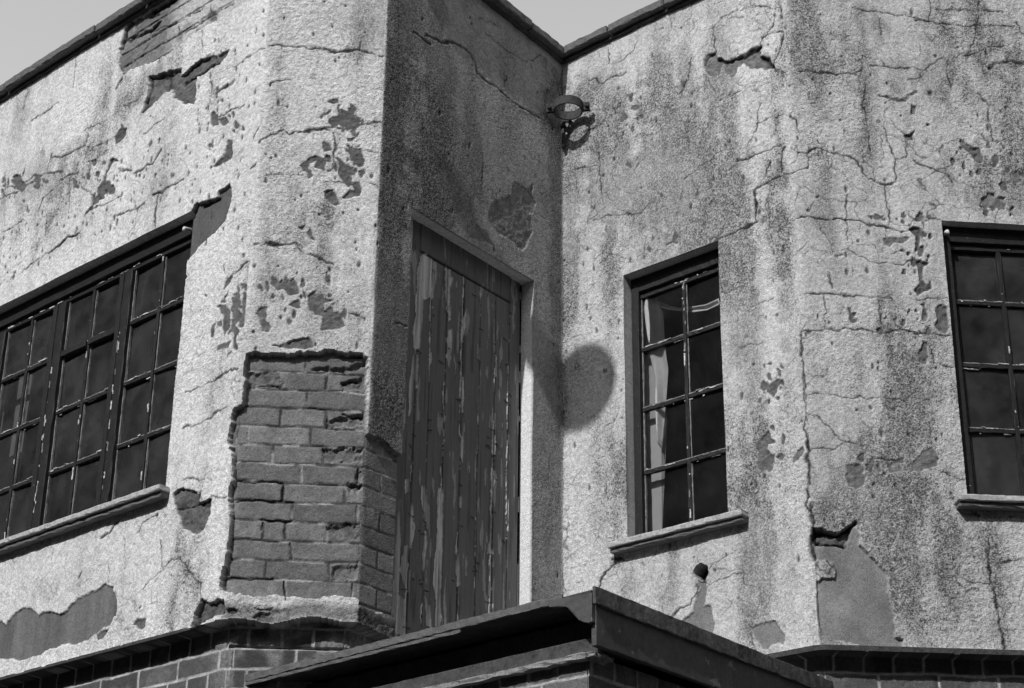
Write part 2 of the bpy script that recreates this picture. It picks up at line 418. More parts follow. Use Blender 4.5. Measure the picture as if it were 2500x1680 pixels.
# ------------------------------------------------------------------ survey of the wear on the walls
# patches where the render has come away: (walls, frame, outline, depth mm, albedo, kind, edge noise mm)
PATCH = [
 ('L', 'Z1', [(1075,5),(960,75),(810,150),(775,260),(765,300),(750,320),(758,400),(790,470),(830,440),(940,405),(1020,370),(1110,310),(1180,270),(1210,215),(1290,180),(1410,110),(1490,60),(1600,0),(1700,-60),(1100,-60)], 15, .27, 'brick', 5),
 ('L', 'Z1', [(905,725),(945,620),(950,500),(1010,470),(1150,440),(1155,480),(1280,370),(1400,350),(1465,310),(1440,360),(1380,415),(1250,490),(1245,600),(1235,670),(1190,660),(1110,630),(1090,570),(1050,590),(1000,640),(930,715)], 11, .2, 'scratch', 5),
 ('L', 'Z1', [(730,875),(760,825),(810,815),(800,865),(750,920),(740,925)], 8, .15, 'scratch', 4),
 ('L', 'Z1', [(720,1010),(755,1030),(720,1035),(690,1090),(665,1160),(690,1170),(685,1225),(640,1265),(590,1330),(530,1385),(580,1310),(590,1240),(610,1260),(640,1200),(680,1080),(700,1020)], 8, .17, 'scratch', 3),
 ('L', 'Z1', [(1380,1060),(1355,1065),(1390,1020),(1430,1000),(1445,930),(1480,915),(1480,1010),(1430,1030)], 6, .18, 'scratch', 3),
 ('L', 'Z6', [(1215,170),(1240,130),(1280,110),(1380,95),(1395,40),(1470,0),(1475,80),(1440,220),(1380,300),(1300,360),(1230,440),(1190,495),(1190,300)], 16, .15, 'smooth', 3),
 ('L', 'Y3', [(0,1150),(30,1165),(90,1090),(160,1050),(190,1055),(245,1110),(280,1080),(400,1095),(450,1030),(580,950),(620,945),(670,905),(715,925),(740,1010),(740,1100),(700,1160),(620,1215),(520,1275),(430,1290),(330,1310),(270,1350),(130,1390),(0,1385),(-200,1380),(-300,1270),(-200,1150)], 8, .2, 'streak', 4),
 ('L', 'Y3', [(850,1170),(880,1125),(935,1120),(925,1175),(900,1195)], 6, .2, 'scratch', 3),
 ('L', 'Y3', [(610,1235),(640,1205),(695,1185),(660,1240),(625,1265)], 6, .2, 'scratch', 3),
 ('LC', 'Y3', [(1100,330),(1140,295),(1260,315),(1265,390),(1345,370),(1345,440),(1300,560),(1250,590),(1165,550),(1125,450)], 11, .18, 'scratch', 3),
 ('LC', 'Y3', [(1225,1175),(1240,1090),(1280,1000),(1330,1030),(1420,1000),(1430,1080),(1310,1140),(1250,1180)], 22, .17, 'scratch', 4),
 ('C', 'Z2', [(660,650),(690,625),(720,630),(715,655),(680,665)], 4, .2, 'scratch', 3),
 ('C', 'Z2', [(605,740),(640,715),(680,705),(670,725),(630,740),(615,760)], 4, .2, 'scratch', 3),
 ('C', 'Z2', [(700,740),(740,700),(790,715),(800,660),(830,690),(830,750),(845,700),(850,740),(870,760),(850,800),(800,830),(730,800),(690,830),(660,800),(670,760)], 4, .19, 'scratch', 6),
 ('C', 'Z2', [(620,940),(630,895),(670,920),(680,960),(630,970)], 4, .2, 'scratch', 3),
 ('C', 'Z2', [(690,990),(700,910),(720,920),(700,1000)], 4, .2, 'scratch', 3),
 ('C', 'Z2', [(765,880),(800,885),(855,840),(860,860),(815,905),(790,910)], 4, .2, 'scratch', 3),
 ('C', 'Z2', [(780,930),(870,945),(885,1060),(840,1055),(790,1000)], 5, .2, 'scratch', 4),
 ('C', 'Z2', [(475,1065),(530,1010),(580,990),(640,1020),(650,1100),(580,1070),(590,1030),(540,1050),(530,1080),(570,1130),(530,1130),(500,1090)], 4, .2, 'scratch', 4),
 ('C', 'Z2', [(700,1000),(770,1040),(830,1080),(825,1120),(770,1100),(830,1180),(780,1190),(720,1130),(710,1090),(730,1060)], 4, .21, 'scratch', 4),
 ('C', 'Z2', [(640,1220),(690,1210),(705,1260),(730,1300),(700,1310),(640,1270)], 4, .2, 'scratch', 3),
 ('C', 'Z2', [(740,1270),(790,1215),(845,1225),(840,1255),(770,1270)], 4, .21, 'scratch', 3),
 ('C', 'Z2', [(460,1450),(510,1440),(490,1470)], 4, .2, 'scratch', 3),
 ('C', 'Z2', [(520,1490),(545,1450),(575,1530),(540,1520)], 4, .2, 'scratch', 3),
 ('C', 'Z7', [(575,640),(620,600),(650,630),(690,605),(720,630),(740,700),(660,715),(640,670),(590,680)], 4, .2, 'scratch', 3),
 ('C', 'Z7', [(670,770),(720,740),(750,790),(700,790)], 4, .22, 'scratch', 4),
 ('C', 'Z7', [(795,710),(830,690),(850,715),(960,740),(890,760),(885,800),(1040,820),(1000,850),(1030,900),(940,930),(870,930),(890,850),(830,820),(800,780)], 5, .22, 'scratch', 3),
 ('C', 'Z7', [(450,830),(490,780),(530,770),(520,860),(555,910),(540,940),(495,940),(480,860)], 4, .26, 'scratch', 4),
 ('C', 'Z7', [(560,1030),(660,1010),(800,965),(830,1040),(760,1060),(650,1045)], 6, .22, 'scratch', 4),
 ('L', 'Z7', [(300,740),(330,690),(350,620),(345,700),(345,830),(325,950),(280,950),(305,850)], 5, .2, 'scratch', 6),
 ('L', 'Z7', [(240,870),(270,800),(290,840),(250,880)], 4, .2, 'scratch', 4),
 ('L', 'Z7', [(163,980),(168,900),(195,880),(185,970)], 4, .2, 'scratch', 3),
 ('L', 'Z7', [(360,830),(375,690),(405,680),(395,800),(380,900),(345,920)], 5, .21, 'scratch', 6),
 ('L', 'Z7', [(205,1060),(220,1020),(290,1005),(275,1045)], 4, .22, 'scratch', 4),
 ('L', 'Z7', [(245,680),(260,620),(310,570),(290,620)], 4, .2, 'scratch', 3),
 # broken render on the chamfered corner, brick showing
 ('LC', 'Z7', [(395,1075),(500,1072),(610,1085),(850,1070),(900,1055),(1050,1065),(1130,1085),(1165,1110),(1168,1400),(1168,1560),(1300,1600),(1300,2600),(1118,2632),(270,2610),(225,2590),(220,2560),(240,2500),(275,2330),(295,2110),(275,1980),(300,1880),(300,1730),(275,1650),(295,1540),(310,1440),(360,1400),(390,1300),(385,1150)], 27, .135, 'cornerbrick', 5),
 ('D', 'P', [(880,1052),(900,1060),(932,1072),(972,1108),(1000,1130),(1000,1519),(947,1501),(867,1474),(830,1462),(830,1052)], 27, .16, 'cornerbrick', 4),
 ('R', 'Z4', [(605,420),(630,385),(680,358),(695,385),(715,410),(760,420),(830,395),(900,375),(990,320),(995,375),(1040,400),(1080,460),(1010,475),(930,470),(880,425),(835,460),(830,500),(790,530),(750,500),(740,440),(700,520),(640,525),(615,480)], 12, .26, 'scratch', 5),
 ('R', 'Y1', [(1320,1410),(1350,1370),(1400,1340),(1450,1340),(1460,1390),(1420,1370),(1400,1420),(1370,1470),(1330,1440)], 5, .2, 'scratch', 3),
 ('R', 'Y1', [(1322,1500),(1345,1480),(1340,1530),(1325,1530)], 5, .14, 'scratch', 3),
 ('R', 'Y6', [(1175,60),(1160,20),(1200,-30),(1240,-60),(1290,0),(1240,10),(1230,50),(1270,80),(1280,120),(1240,170),(1190,200),(1170,150)], 6, .2, 'scratch', 4),
 ('R', 'Y6', [(1290,100),(1320,70),(1355,90),(1320,120)], 5, .24, 'scratch', 3),
 ('R', 'Y6', [(1400,110),(1420,70),(1460,30),(1470,50),(1440,100),(1410,140)], 4, .25, 'scratch', 4),
 ('R', 'Y6', [(675,1150),(770,1080),(780,980),(800,920),(790,890),(850,880),(845,960),(830,1050),(870,1040),(895,1150),(880,1240),(860,1400),(700,1400)], 7, .25, 'smooth', 3),
 ('R', 'Y6', [(1130,1185),(1200,1150),(1290,1140),(1345,1230),(1340,1290),(1310,1275),(1260,1290),(1240,1320),(1200,1315),(1165,1270)], 7, .3, 'smooth', 3),
 ('R', 'Y6', [(770,830),(785,785),(815,770),(850,790),(858,830),(840,870),(810,880),(780,865)], 75, .06, 'scratch', 2),
 ('D', 'Z3', [(655,1170),(690,1175),(750,1210),(790,1165),(775,1230),(805,1310),(770,1370),(790,1470),(765,1520),(740,1568),(720,1600),(650,1540),(560,1480),(500,1400),(520,1300),(610,1260),(650,1250)], 6, .33, 'scratch', 5),
 ('D', 'Z8', [(690,255),(760,310),(800,390),(700,350),(640,330)], 5, .3, 'scratch', 3),
 ('D', 'Z3', [(440,30),(560,100),(600,190),(680,230),(760,310),(850,350),(930,420),(960,470),(990,430),(850,300),(700,160),(560,40),(470,0)], 5, .42, 'smooth', 3),
 ('Q', 'Y7', [(225,545),(330,560),(380,570),(440,545),(500,505),(500,555),(520,610),(520,650),(600,730),(700,820),(710,930),(715,1030),(740,1120),(755,1190),(750,1240),(800,1260),(795,1320),(790,1360),(530,1360),(525,1290),(430,1270),(360,1250),(280,1190),(235,1110),(225,1030),(240,960),(240,880),(290,860),(370,870),(375,810),(350,770),(300,745),(235,745),(215,650),(205,600)], 14, .31, 'smooth', 4),
 ('RQ', 'Y7', [(205,600),(225,548),(330,562),(380,572),(440,550),(480,530),(450,620),(440,660),(300,655),(235,645)], 34, .2, 'scratch', 4),
 ('Q', 'Y7', [(430,220),(450,150),(510,130),(550,160),(540,200),(560,220),(550,270),(490,290),(450,280)], 5, .22, 'scratch', 4),
 ('Q', 'Y7', [(560,150),(600,90),(620,110),(600,190),(560,190)], 5, .23, 'scratch', 4),
 ('Q', 'Y7', [(880,110),(930,50),(990,30),(1030,100),(1010,150),(950,170),(840,190),(850,150)], 5, .24, 'scratch', 4),
 ('Q', 'Y7', [(720,130),(780,110),(800,190),(710,200)], 3, .32, 'scratch', 6),
 ('Q', 'Y2', [(830,155),(870,140),(915,160),(905,200),(895,290),(875,300),(880,210)], 6, .15, 'scratch', 3),
 ('Q', 'Y2', [(865,365),(900,350),(955,375),(930,400),(920,480),(950,510),(970,480),(985,530),(930,550),(890,580),(870,540),(895,500),(890,400)], 6, .17, 'scratch', 3),
 ('Q', 'Y2', [(905,635),(940,630),(935,665)], 4, .2, 'scratch', 3),
 ('Q', 'Y2', [(1005,660),(1040,640),(1075,650),(1095,780),(1070,820),(1030,810),(1000,770),(1015,720)], 5, .23, 'scratch', 3),
 ('Q', 'Y2', [(905,930),(925,870),(950,880),(960,970),(940,1020),(890,1000)], 5, .2, 'scratch', 4),
 ('Q', 'Y2', [(660,205),(720,200),(830,210),(820,235),(720,260),(680,250)], 4, .25, 'scratch', 5),
 ('Q', 'Y2', [(445,660),(460,655),(465,690),(500,690),(480,720),(510,745),(485,765),(455,740)], 4, .2, 'scratch', 3),
 ('Q', 'Z5', [(1095,970),(1110,950),(1150,980),(1200,1010),(1240,1015),(1260,1090),(1220,1110),(1180,1060),(1130,1010)], 6, .22, 'scratch', 3),
 ('Q', 'Z5', [(1030,1100),(1050,1080),(1075,1100),(1050,1140)], 5, .18, 'scratch', 2),
 ('Q', 'Z5', [(880,625),(920,630),(915,660),(890,655)], 4, .2, 'scratch', 2),
 ('Q', 'Z5', [(765,780),(770,720),(800,730),(795,780)], 5, .18, 'scratch', 2),
 ('Q', 'Z5', [(730,920),(760,925),(795,890),(775,960)], 7, .12, 'scratch', 2),
 ('Q', 'Z5', [(1380,960),(1420,1010),(1400,1030)], 4, .2, 'scratch', 2),
 ('Q', 'Z5', [(1460,1190),(1500,1170),(1530,1240),(1490,1260)], 4, .22, 'scratch', 3),
 ('Q', 'Z5', [(470,1470),(520,1470),(500,1500)], 4, .2, 'scratch', 2),
 ('Q', 'Z5', [(545,1480),(585,1465),(570,1500)], 4, .2, 'scratch', 2),
 ('Q', 'Z5', [(1240,1370),(1290,1330),(1400,1360),(1405,1420),(1250,1420)], 4, .3, 'scratch', 7),
]
# bricks broken open inside the corner patch
BROKEN = [
 ('Z7', [(395,1190),(615,1190),(610,1285),(560,1270),(450,1275),(400,1285)], 10), ('Z7', [(1000,1240),(1160,1220),(1160,1300),(1010,1290)], 14),
 ('Z7', [(900,1530),(925,1480),(1160,1450),(1160,1510),(960,1545)], 14), ('Y4', [(890,20),(1150,40),(1140,110),(900,110)], 12),
 ('Y4', [(1040,255),(1165,260),(1120,300),(1050,290)], 16), ('Y4', [(920,510),(1115,510),(1110,620),(1000,600),(920,560)], 10),
 ('Y4', [(950,780),(1115,770),(1115,865),(950,870)], 11), ('Y4', [(1110,170),(1165,190),(1165,250),(1110,240)], 10),
 ('Z7', [(780,1168),(850,1148),(1000,1165),(1100,1130),(1165,1108),(1165,1135),(1080,1170),(1000,1185),(850,1168)], 16),
]
# cracks: (wall, frame, width mm, [lines])
CRACK = [
 ('C', 'Z2', 4, [[(285,295),(370,290),(470,300),(580,305),(640,315)], [(780,318),(860,320),(940,340),(1010,358)], [(180,890),(210,900),(250,880),(370,830),(400,860),(500,840),(610,820),(690,850)], [(610,820),(740,820),(880,790),(1000,765)]]),
 ('C', 'Z2', 7, [[(640,315),(700,325),(780,318)]]),
 ('C', 'Z2', 2.4, [[(860,320),(870,240),(900,215)], [(870,960),(975,972)], [(280,535),(350,520),(430,505)], [(620,1165),(720,1160),(860,1170)], [(690,850),(700,1000),(665,1100)], [(210,1130),(350,1110),(500,1115)], [(930,1180),(970,1195)]]),
 ('L', 'Z2', 3, [[(0,440),(70,415),(130,370),(270,300)], [(270,450),(272,540),(260,640),(220,770),(180,890)], [(215,900),(212,1010),(190,1050)], [(160,1070),(195,1045)], [(0,730),(120,675)], [(180,1500),(190,1560)]]),
 ('L', 'Z2', 6.5, [[(270,240),(275,300)], [(285,360),(270,450)], [(130,370),(165,355)]]),
 ('C', 'Z7', 4, [[(445,380),(520,378),(600,385),(700,380),(760,430),(850,470),(950,510)], [(1060,832),(1120,838)]]),
 ('C', 'Z7', 8, [[(550,378),(600,388)]]),
 ('L', 'Z7', 7, [[(443,370),(446,480),(430,590)], [(415,500),(405,590)]]),
 ('L', 'Z7', 3.5, [[(410,480),(340,555),(260,610)], [(440,300),(443,370)], [(435,600),(420,780),(405,900)], [(0,1330),(100,1300),(250,1210),(340,1170)], [(0,1550),(100,1530),(200,1460),(270,1430)], [(250,530),(265,570)], [(255,730),(275,680)], [(275,1080),(300,1060)]]),
 ('L', 'Z1', 3.2, [[(195,775),(235,745),(280,725)], [(780,680),(850,655),(915,610)], [(920,855),(1000,790),(1055,760)], [(550,970),(640,920),(740,865)], [(300,1090),(325,980)], [(130,1200),(155,1080)], [(600,1330),(680,1300),(780,1250)], [(250,1340),(270,1270),(350,1200)], [(20,1480),(80,1455),(150,1400)], [(1370,760),(1450,720),(1560,675)], [(280,725),(380,650)], [(540,825),(600,800),(640,795)], [(640,990),(690,960)]]),
 ('L', 'Z1', 4.5, [[(330,1005),(420,990),(540,930)], [(0,1270),(100,1235),(210,1165)], [(20,1190),(120,1190),(210,1130),(310,1105),(400,1095)], [(380,1150),(430,1125),(500,1100)], [(750,1080),(840,1090)], [(730,1385),(780,1360),(850,1340),(920,1300)], [(975,1245),(1040,1220),(1095,1190),(1170,1150)], [(745,560),(790,475)], [(560,1040),(620,1015)], [(1010,1240),(990,1350),(985,1450)]]),
 ('L', 'Z1', 8, [[(855,1105),(930,1060),(970,1045),(1025,965)], [(1390,588),(1440,555),(1490,525)], [(380,1568),(430,1520),(510,1490)], [(985,1245),(1030,1225)], [(820,245),(940,190),(1010,125)], [(590,1330),(600,1240)]]),
 ('L', 'Z1', 2.2, [[(445,1140),(440,1350)], [(490,360),(470,560)], [(1285,190),(1290,330)], [(300,1350),(290,1500)], [(1340,500),(1360,580)], [(30,1100),(35,1210)], [(560,860),(555,900)], [(590,1240),(510,1170)]]),
 ('L', 'Z1', 6, [[(770,300),(758,390),(790,470)], [(740,555),(770,510)], [(1150,470),(1080,500),(1060,570)], [(1170,530),(1290,470),(1390,400)], [(910,720),(950,610),(960,520)]]),
 ('L', 'Z6', 6, [[(310,440),(400,370),(440,335),(500,315)], [(75,610),(95,565)]]),
 ('L', 'Z6', 3, [[(150,550),(230,490),(310,440)]]),
 ('L', 'Z6', 7, [[(1285,130),(1330,112),(1385,95)]]),
 ('L', 'Y3', 6, [[(650,605),(700,570),(750,515)], [(1262,390),(1280,320)]]),
 ('L', 'Y3', 2.6, [[(1165,240),(1250,235),(1360,245)], [(1345,355),(1440,345)], [(1040,795),(1100,750),(1150,740),(1200,810),(1275,905),(1280,1000)], [(950,880),(1030,820)], [(905,940),(950,880)], [(500,860),(515,815)], [(890,1050),(900,1030)], [(1020,620),(1025,780),(1040,830)], [(870,590),(910,510),(1000,460)]]),
 ('D', 'Z3', 5, [[(30,205),(80,240),(140,285)], [(110,225),(200,270),(260,265),(320,290),(390,345),(420,400),(435,470),(480,515),(560,560),(620,620),(700,680),(760,710),(830,755)]]),
 ('D', 'Z3', 2.4, [[(770,385),(850,345)], [(480,200),(640,340),(760,400)], [(460,1040),(455,1150),(460,1210)], [(200,0),(240,60)], [(440,115),(560,160)], [(620,480),(600,560)]]),
 ('D', 'Z8', 4, [[(690,255),(740,300),(790,380)], [(170,885),(245,910)]]),
 ('R', 'Z3', 4, [[(1225,540),(1280,500),(1380,470)], [(1140,520),(1180,505),(1215,525)], [(1130,835),(1180,815),(1240,775)]]),
 ('R', 'Z3', 2.6, [[(1290,410),(1370,380),(1430,310),(1450,240)], [(1200,980),(1220,1050),(1225,1240),(1150,1360),(1130,1430)], [(1225,1240),(1270,1215)], [(1170,1410),(1250,1380),(1380,1360),(1480,1360),(1510,1310),(1600,1280)], [(1310,730),(1350,640)], [(1050,490),(1090,485)], [(1270,300),(1270,410)], [(1060,1080),(1200,1060)]]),
 ('R', 'Z4', 9, [[(605,430),(630,385),(680,358)], [(705,402),(760,422),(830,395),(900,375),(990,322)], [(1000,385),(1050,410),(1080,462)]]),
 ('R', 'Z4', 2.6, [[(680,190),(730,120),(850,70),(940,30),(1050,40),(1120,60)], [(680,190),(685,350)], [(990,320),(1000,260),(1070,190),(1095,110)], [(1000,260),(1080,220),(1160,215)], [(700,690),(750,660),(860,620)], [(440,640),(500,540),(520,440),(525,370)], [(910,1000),(975,890),(990,700)], [(980,845),(1070,800)], [(480,1230),(600,1120),(690,1080)], [(1010,1250),(1070,1100)], [(1160,1010),(1150,1120),(1140,1180)]]),
 ('R', 'Z4', 4.5, [[(1120,20),(1150,120),(1170,200),(1150,290),(1090,430)], [(1085,465),(1100,490),(1160,495),(1340,480)], [(840,1095),(920,1080),(1050,1030),(1140,990)], [(880,1565),(970,1515),(975,1420),(965,1295),(1060,1250),(1170,1190),(1320,1150)]]),
 ('Q', 'Z4', 3, [[(1170,1190),(1320,1150)], [(1180,760),(1250,830),(1270,910)], [(1170,1000),(1310,1050),(1390,1015)], [(1320,1050),(1325,1150)]]),
 ('R', 'Y1', 4.5, [[(945,265),(1030,230),(1120,180),(1250,125),(1245,10)], [(45,455),(90,420),(115,345)], [(560,300),(610,270)]]),
 ('R', 'Y1', 2.2, [[(1215,780),(1370,720)], [(1110,1090),(1290,1060)]]),
 ('Q', 'Z5', 3, [[(370,60),(500,75),(620,90),(690,110),(740,105),(830,135),(1000,165),(1050,175),(1200,180),(1480,185)], [(940,70),(1130,70),(1400,85)], [(895,0),(900,150)], [(560,130),(565,240)], [(1230,20),(1215,180),(1180,320),(1140,390)], [(480,440),(560,460),(690,475),(740,465),(860,485),(940,410),(1050,400),(1120,370)], [(400,420),(450,395),(560,405),(580,450)], [(860,490),(810,540),(730,550)], [(1020,420),(1015,500),(1040,600)], [(440,670),(455,780),(470,960),(490,1060)], [(1290,720),(1310,870),(1320,960)], [(620,830),(680,880),(740,930),(740,1080),(660,1090),(610,970),(585,880)], [(590,1270),(600,1400),(630,1490)], [(790,1095),(900,1150),(1010,1190),(1050,1250)], [(0,1490),(200,1495),(380,1500),(480,1535),(620,1555)], [(335,1330),(330,1500)], [(810,1480),(870,1500),(970,1500)], [(1220,640),(1290,710)], [(1140,390),(1280,330),(1400,320)], [(450,580),(440,740)], [(1490,150),(1540,240)]]),
 ('Q', 'Z5', 4.5, [[(0,485),(90,480),(150,500),(340,505),(400,515),(450,450)], [(660,1090),(660,1250),(590,1260),(480,1220),(370,1080),(240,1050),(120,1015),(60,1040),(0,1040)], [(1230,10),(1230,40)], [(800,140),(900,150)]]),
 ('Q', 'Z5', 7.5, [[(550,655),(620,685),(700,685),(740,665),(810,640)], [(1300,470),(1330,450),(1400,425),(1540,435),(1700,430)], [(740,930),(770,950)]]),
 ('Q', 'Y2', 2.8, [[(120,85),(440,90),(560,110),(700,145),(800,170),(840,160)], [(440,90),(435,230)], [(520,320),(580,360),(700,370),(780,375),(870,365)], [(720,310),(780,300),(840,310)], [(870,605),(1090,605)], [(290,590),(315,660),(290,730),(315,790),(250,810),(160,800),(60,800)], [(190,1210),(230,1190),(290,1210),(400,1225),(600,1230),(800,1250)], [(180,1320),(250,1350),(330,1430),(380,1490),(560,1540)], [(950,880),(990,950),(1000,1000),(1110,1030)], [(330,450),(345,530)], [(640,620),(650,750)]]),
 ('Q', 'Y2', 3.8, [[(130,570),(290,570),(380,580),(440,575),(540,590),(720,600)], [(315,790),(370,800),(430,790),(520,800),(620,815),(660,820),(740,810),(800,795),(880,820),(1100,830)], [(370,335),(415,325)]]),
 ('RQ', 'Y2', 4.5, [[(145,830),(150,1000),(170,1150),(175,1290),(180,1350),(165,1410),(190,1500),(190,1568)]]),
 ('RQ', 'Y7', 8, [[(185,0),(195,150)], [(210,440),(225,545)]]),
 ('RQ', 'Y7', 5, [[(195,150),(190,300),(180,400),(210,440)], [(215,380),(210,440)]]),
 ('Q', 'Y7', 2.8, [[(205,40),(350,45),(420,0)], [(1180,865),(1220,885),(1350,910)], [(1430,760),(1560,740)], [(1040,190),(1190,235)], [(640,95),(780,110)], [(1340,770),(1345,600)]]),
 ('Q', 'Y7', 4.2, [[(1340,770),(1355,880),(1385,980),(1410,1100),(1415,1180),(1440,1220),(1440,1320)]]),
 ('R', 'Y6', 6, [[(160,920),(180,860),(200,840)], [(240,745),(320,745)]]),
 ('R', 'Y6', 4.5, [[(200,840),(240,790),(270,770)], [(610,1125),(680,1070),(750,1030),(770,970),(800,890)]]),
 ('R', 'Y6', 2.4, [[(860,810),(930,760),(1030,690)], [(850,920),(940,860),(1110,840)], [(1130,130),(1150,200),(1130,270)]]),
]
_r = random.Random(21)
for (ws_, fr_, cx_, cy_, rx_, ry_, n_) in (('C', 'Z2', 760, 780, 130, 90, 16), ('C', 'Z2', 760, 1080, 150, 130, 16), ('C', 'Z7', 850, 760, 230, 150, 18), ('C', 'Z7', 560, 680, 110, 110, 10), ('L', 'Z7', 300, 800, 110, 220, 30),
                                           ('L', 'Z1', 640, 1160, 160, 160, 22), ('L', 'Z1', 170, 1180, 200, 60, 16), ('L', 'Z1', 1450, 830, 80, 160, 14), ('R', 'Y1', 1380, 1330, 110, 160, 14), ('R', 'Y6', 1220, 60, 130, 110, 12), ('R', 'Z3', 1450, 760, 120, 190, 16),
                                           ('Q', 'Y2', 880, 260, 140, 160, 14), ('Q', 'Y2', 850, 720, 160, 110, 14), ('Q', 'Z5', 1280, 1080, 200, 140, 18), ('Q', 'Z5', 1350, 1400, 160, 70, 12), ('Q', 'Y7', 640, 140, 240, 90, 12), ('Q', 'Z5', 560, 1500, 160, 40, 8), ('R', 'Y1', 620, 300, 200, 60, 8)):
    for _k in range(n_):
        x_, y_ = _r.gauss(cx_, rx_ * .55), _r.gauss(cy_, ry_ * .55); q_ = _r.uniform(6, 19) * (1 if _k % 4 else 1.8); e_ = _r.uniform(.8, 1.9)
        PATCH.append((ws_, fr_, [(x_ + q_ * math.cos(a_) * _r.uniform(.6, 1.2), y_ + q_ * e_ * math.sin(a_) * _r.uniform(.6, 1.2)) for a_ in (0, .9, 1.8, 2.7, 3.6, 4.5, 5.4)], 4, .2, 'scratch', 3))
# fissures inside the patches
CRACK2 = [
 ('L', 'Z1', 15, [[(820,245),(940,190),(1010,130)], [(965,70),(1090,0)]]), ('L', 'Z1', 9, [[(768,300),(800,190),(830,140)], [(940,105),(1000,85)]]),
 ('L', 'Z1', 9, [[(952,500),(1080,480),(1150,450)], [(925,690),(950,600),(960,520)], [(1080,480),(1070,570)], [(1170,530),(1290,460),(1390,400)], [(1165,480),(1280,385),(1330,365)]]),
 ('L', 'Z1', 4, [[(790,410),(890,350),(930,270)], [(990,280),(1130,215),(1290,130)], [(900,215),(1130,130),(1290,40)], [(1240,150),(1380,70),(1480,10)], [(1125,160),(1130,215)], [(1330,20),(1335,70)]]),
 ('L', 'Z6', 10, [[(1285,133),(1330,112),(1385,95)], [(1222,200),(1232,150),(1255,120)]]), ('L', 'Z6', 4, [[(1330,170),(1325,220)]]),
 ('R', 'Z4', 11, [[(705,405),(760,424),(830,398),(900,378),(990,325)], [(1000,388),(1050,412),(1075,455)]]), ('R', 'Z4', 5, [[(607,440),(635,390),(680,362)]]),
 ('RQ', 'Y7', 9, [[(225,560),(330,575),(380,582),(440,558),(495,512)], [(240,640),(330,650),(440,655)], [(212,560),(210,640),(230,740)]]),
 ('C', 'Z7', 7, [[(470,1270),(560,1268),(610,1285)], [(1000,1250),(1050,1235),(1100,1245)], [(1010,1455),(1150,1475)]]),
 ('C', 'Y4', 5, [[(200,855),(560,860)], [(320,235),(620,243)], [(320,355),(690,365)], [(480,480),(690,488)], [(640,490),(640,600)], [(675,630),(680,735)], [(635,880),(645,1000)], [(495,500),(490,540)], [(630,260),(625,350)]]),
 ('L', 'Y3', 4, [[(1120,430),(1250,400),(1345,370)]]),
 ('L', 'Y3', 8, [[(1240,1170),(1250,1090),(1285,1010)]]),
]
# dirt: (wall, frame, cx, cy, rx, ry, strength)
STAIN = [
 ('Q','P',2010,480,22,140,.6), ('Q','P',2120,330,25,160,.45), ('Q','P',2270,900,40,200,.4), ('Q','P',2040,1430,40,150,.35), ('Q','P',2330,150,60,120,.45), ('Q','P',2180,700,40,160,.35), ('Q','P',2420,1350,40,120,.3),
 ('R','P',1915,600,20,160,.5), ('R','P',1900,330,18,170,.55), ('R','P',1480,560,28,150,.5), ('R','P',1600,180,26,120,.4), ('R','P',1830,850,25,160,.35), ('R','P',1440,480,25,160,.4), ('R','P',1700,640,60,40,.4), ('R','P',1810,1230,40,60,.5), ('R','P',1560,1430,50,50,.4),
 ('L','P',250,330,20,140,.35), ('L','P',420,330,22,150,.3), ('L','P',520,200,25,120,.25), ('L','P',520,1000,20,140,.25), ('C','P',700,330,25,160,.25), ('C','P',800,420,22,150,.25), ('C','P',650,650,20,140,.3),
 ('R','P',1600,330,120,200,.45), ('R','P',1555,500,70,140,.65), ('R','P',1690,350,60,110,.5), ('R','P',1720,505,70,90,.6), ('R','P',1640,420,60,120,.45),
 ('R','P',1790,470,45,180,.35), ('R','P',1790,640,55,170,.5), ('R','P',1860,1370,70,160,.75), ('R','P',1480,330,50,120,.45), ('R','P',1392,560,18,180,.9),
 ('R','P',1640,1400,40,70,.35), ('R','P',1500,1150,40,150,.3), ('R','P',1880,500,20,120,.5), ('R','P',1930,100,30,90,.55), ('R','P',1840,1080,60,100,.3), ('R','P',1400,690,12,90,.7),
 ('R','P',1400,290,35,60,1.1), ('D','P',1350,280,30,70,.9), ('R','P',1440,220,50,40,.35), ('R','P',1750,160,30,80,.5), ('R','P',1540,720,60,60,.3),
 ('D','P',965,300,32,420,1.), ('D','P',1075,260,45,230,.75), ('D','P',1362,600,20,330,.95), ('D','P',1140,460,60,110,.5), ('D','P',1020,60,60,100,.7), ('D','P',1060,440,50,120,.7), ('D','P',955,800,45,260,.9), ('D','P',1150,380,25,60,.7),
 ('C','P',890,60,55,80,.7), ('C','P',860,500,60,180,.2), ('C','P',740,580,90,140,.2), ('C','P',800,780,120,90,.3), ('C','P',620,1000,40,100,.15),
 ('L','P',325,250,40,60,.6), ('L','P',190,160,30,90,.4), ('L','P',60,480,90,90,.35), ('L','P',445,1480,50,70,.6), ('L','P',130,1440,70,40,.4), ('L','P',400,160,60,40,.3), ('L','P',170,420,120,60,.3), ('L','P',460,1330,40,100,.4), ('L','P',40,300,40,80,.4), ('L','P',290,500,150,60,.25), ('L','P',130,520,15,90,.4),('L','P',440,1110,20,80,.3), ('L','P',90,620,15,90,.3),
 ('Q','P',2060,60,140,110,.45), ('Q','P',2200,960,50,180,.6), ('Q','P',2410,440,90,80,.8), ('Q','P',2180,1330,60,190,.55), ('Q','P',2170,1180,110,80,.55), ('Q','P',2450,80,80,120,.5), ('Q','P',2000,180,70,80,.4), ('Q','P',2310,1320,40,70,.4), ('Q','P',2250,1430,80,120,.3),
 ('Q','P',2100,1150,90,120,.3), ('Q','P',2480,330,60,200,.45), ('Q','P',1995,1250,30,40,.5), ('Q','P',2230,200,70,60,.35),
]
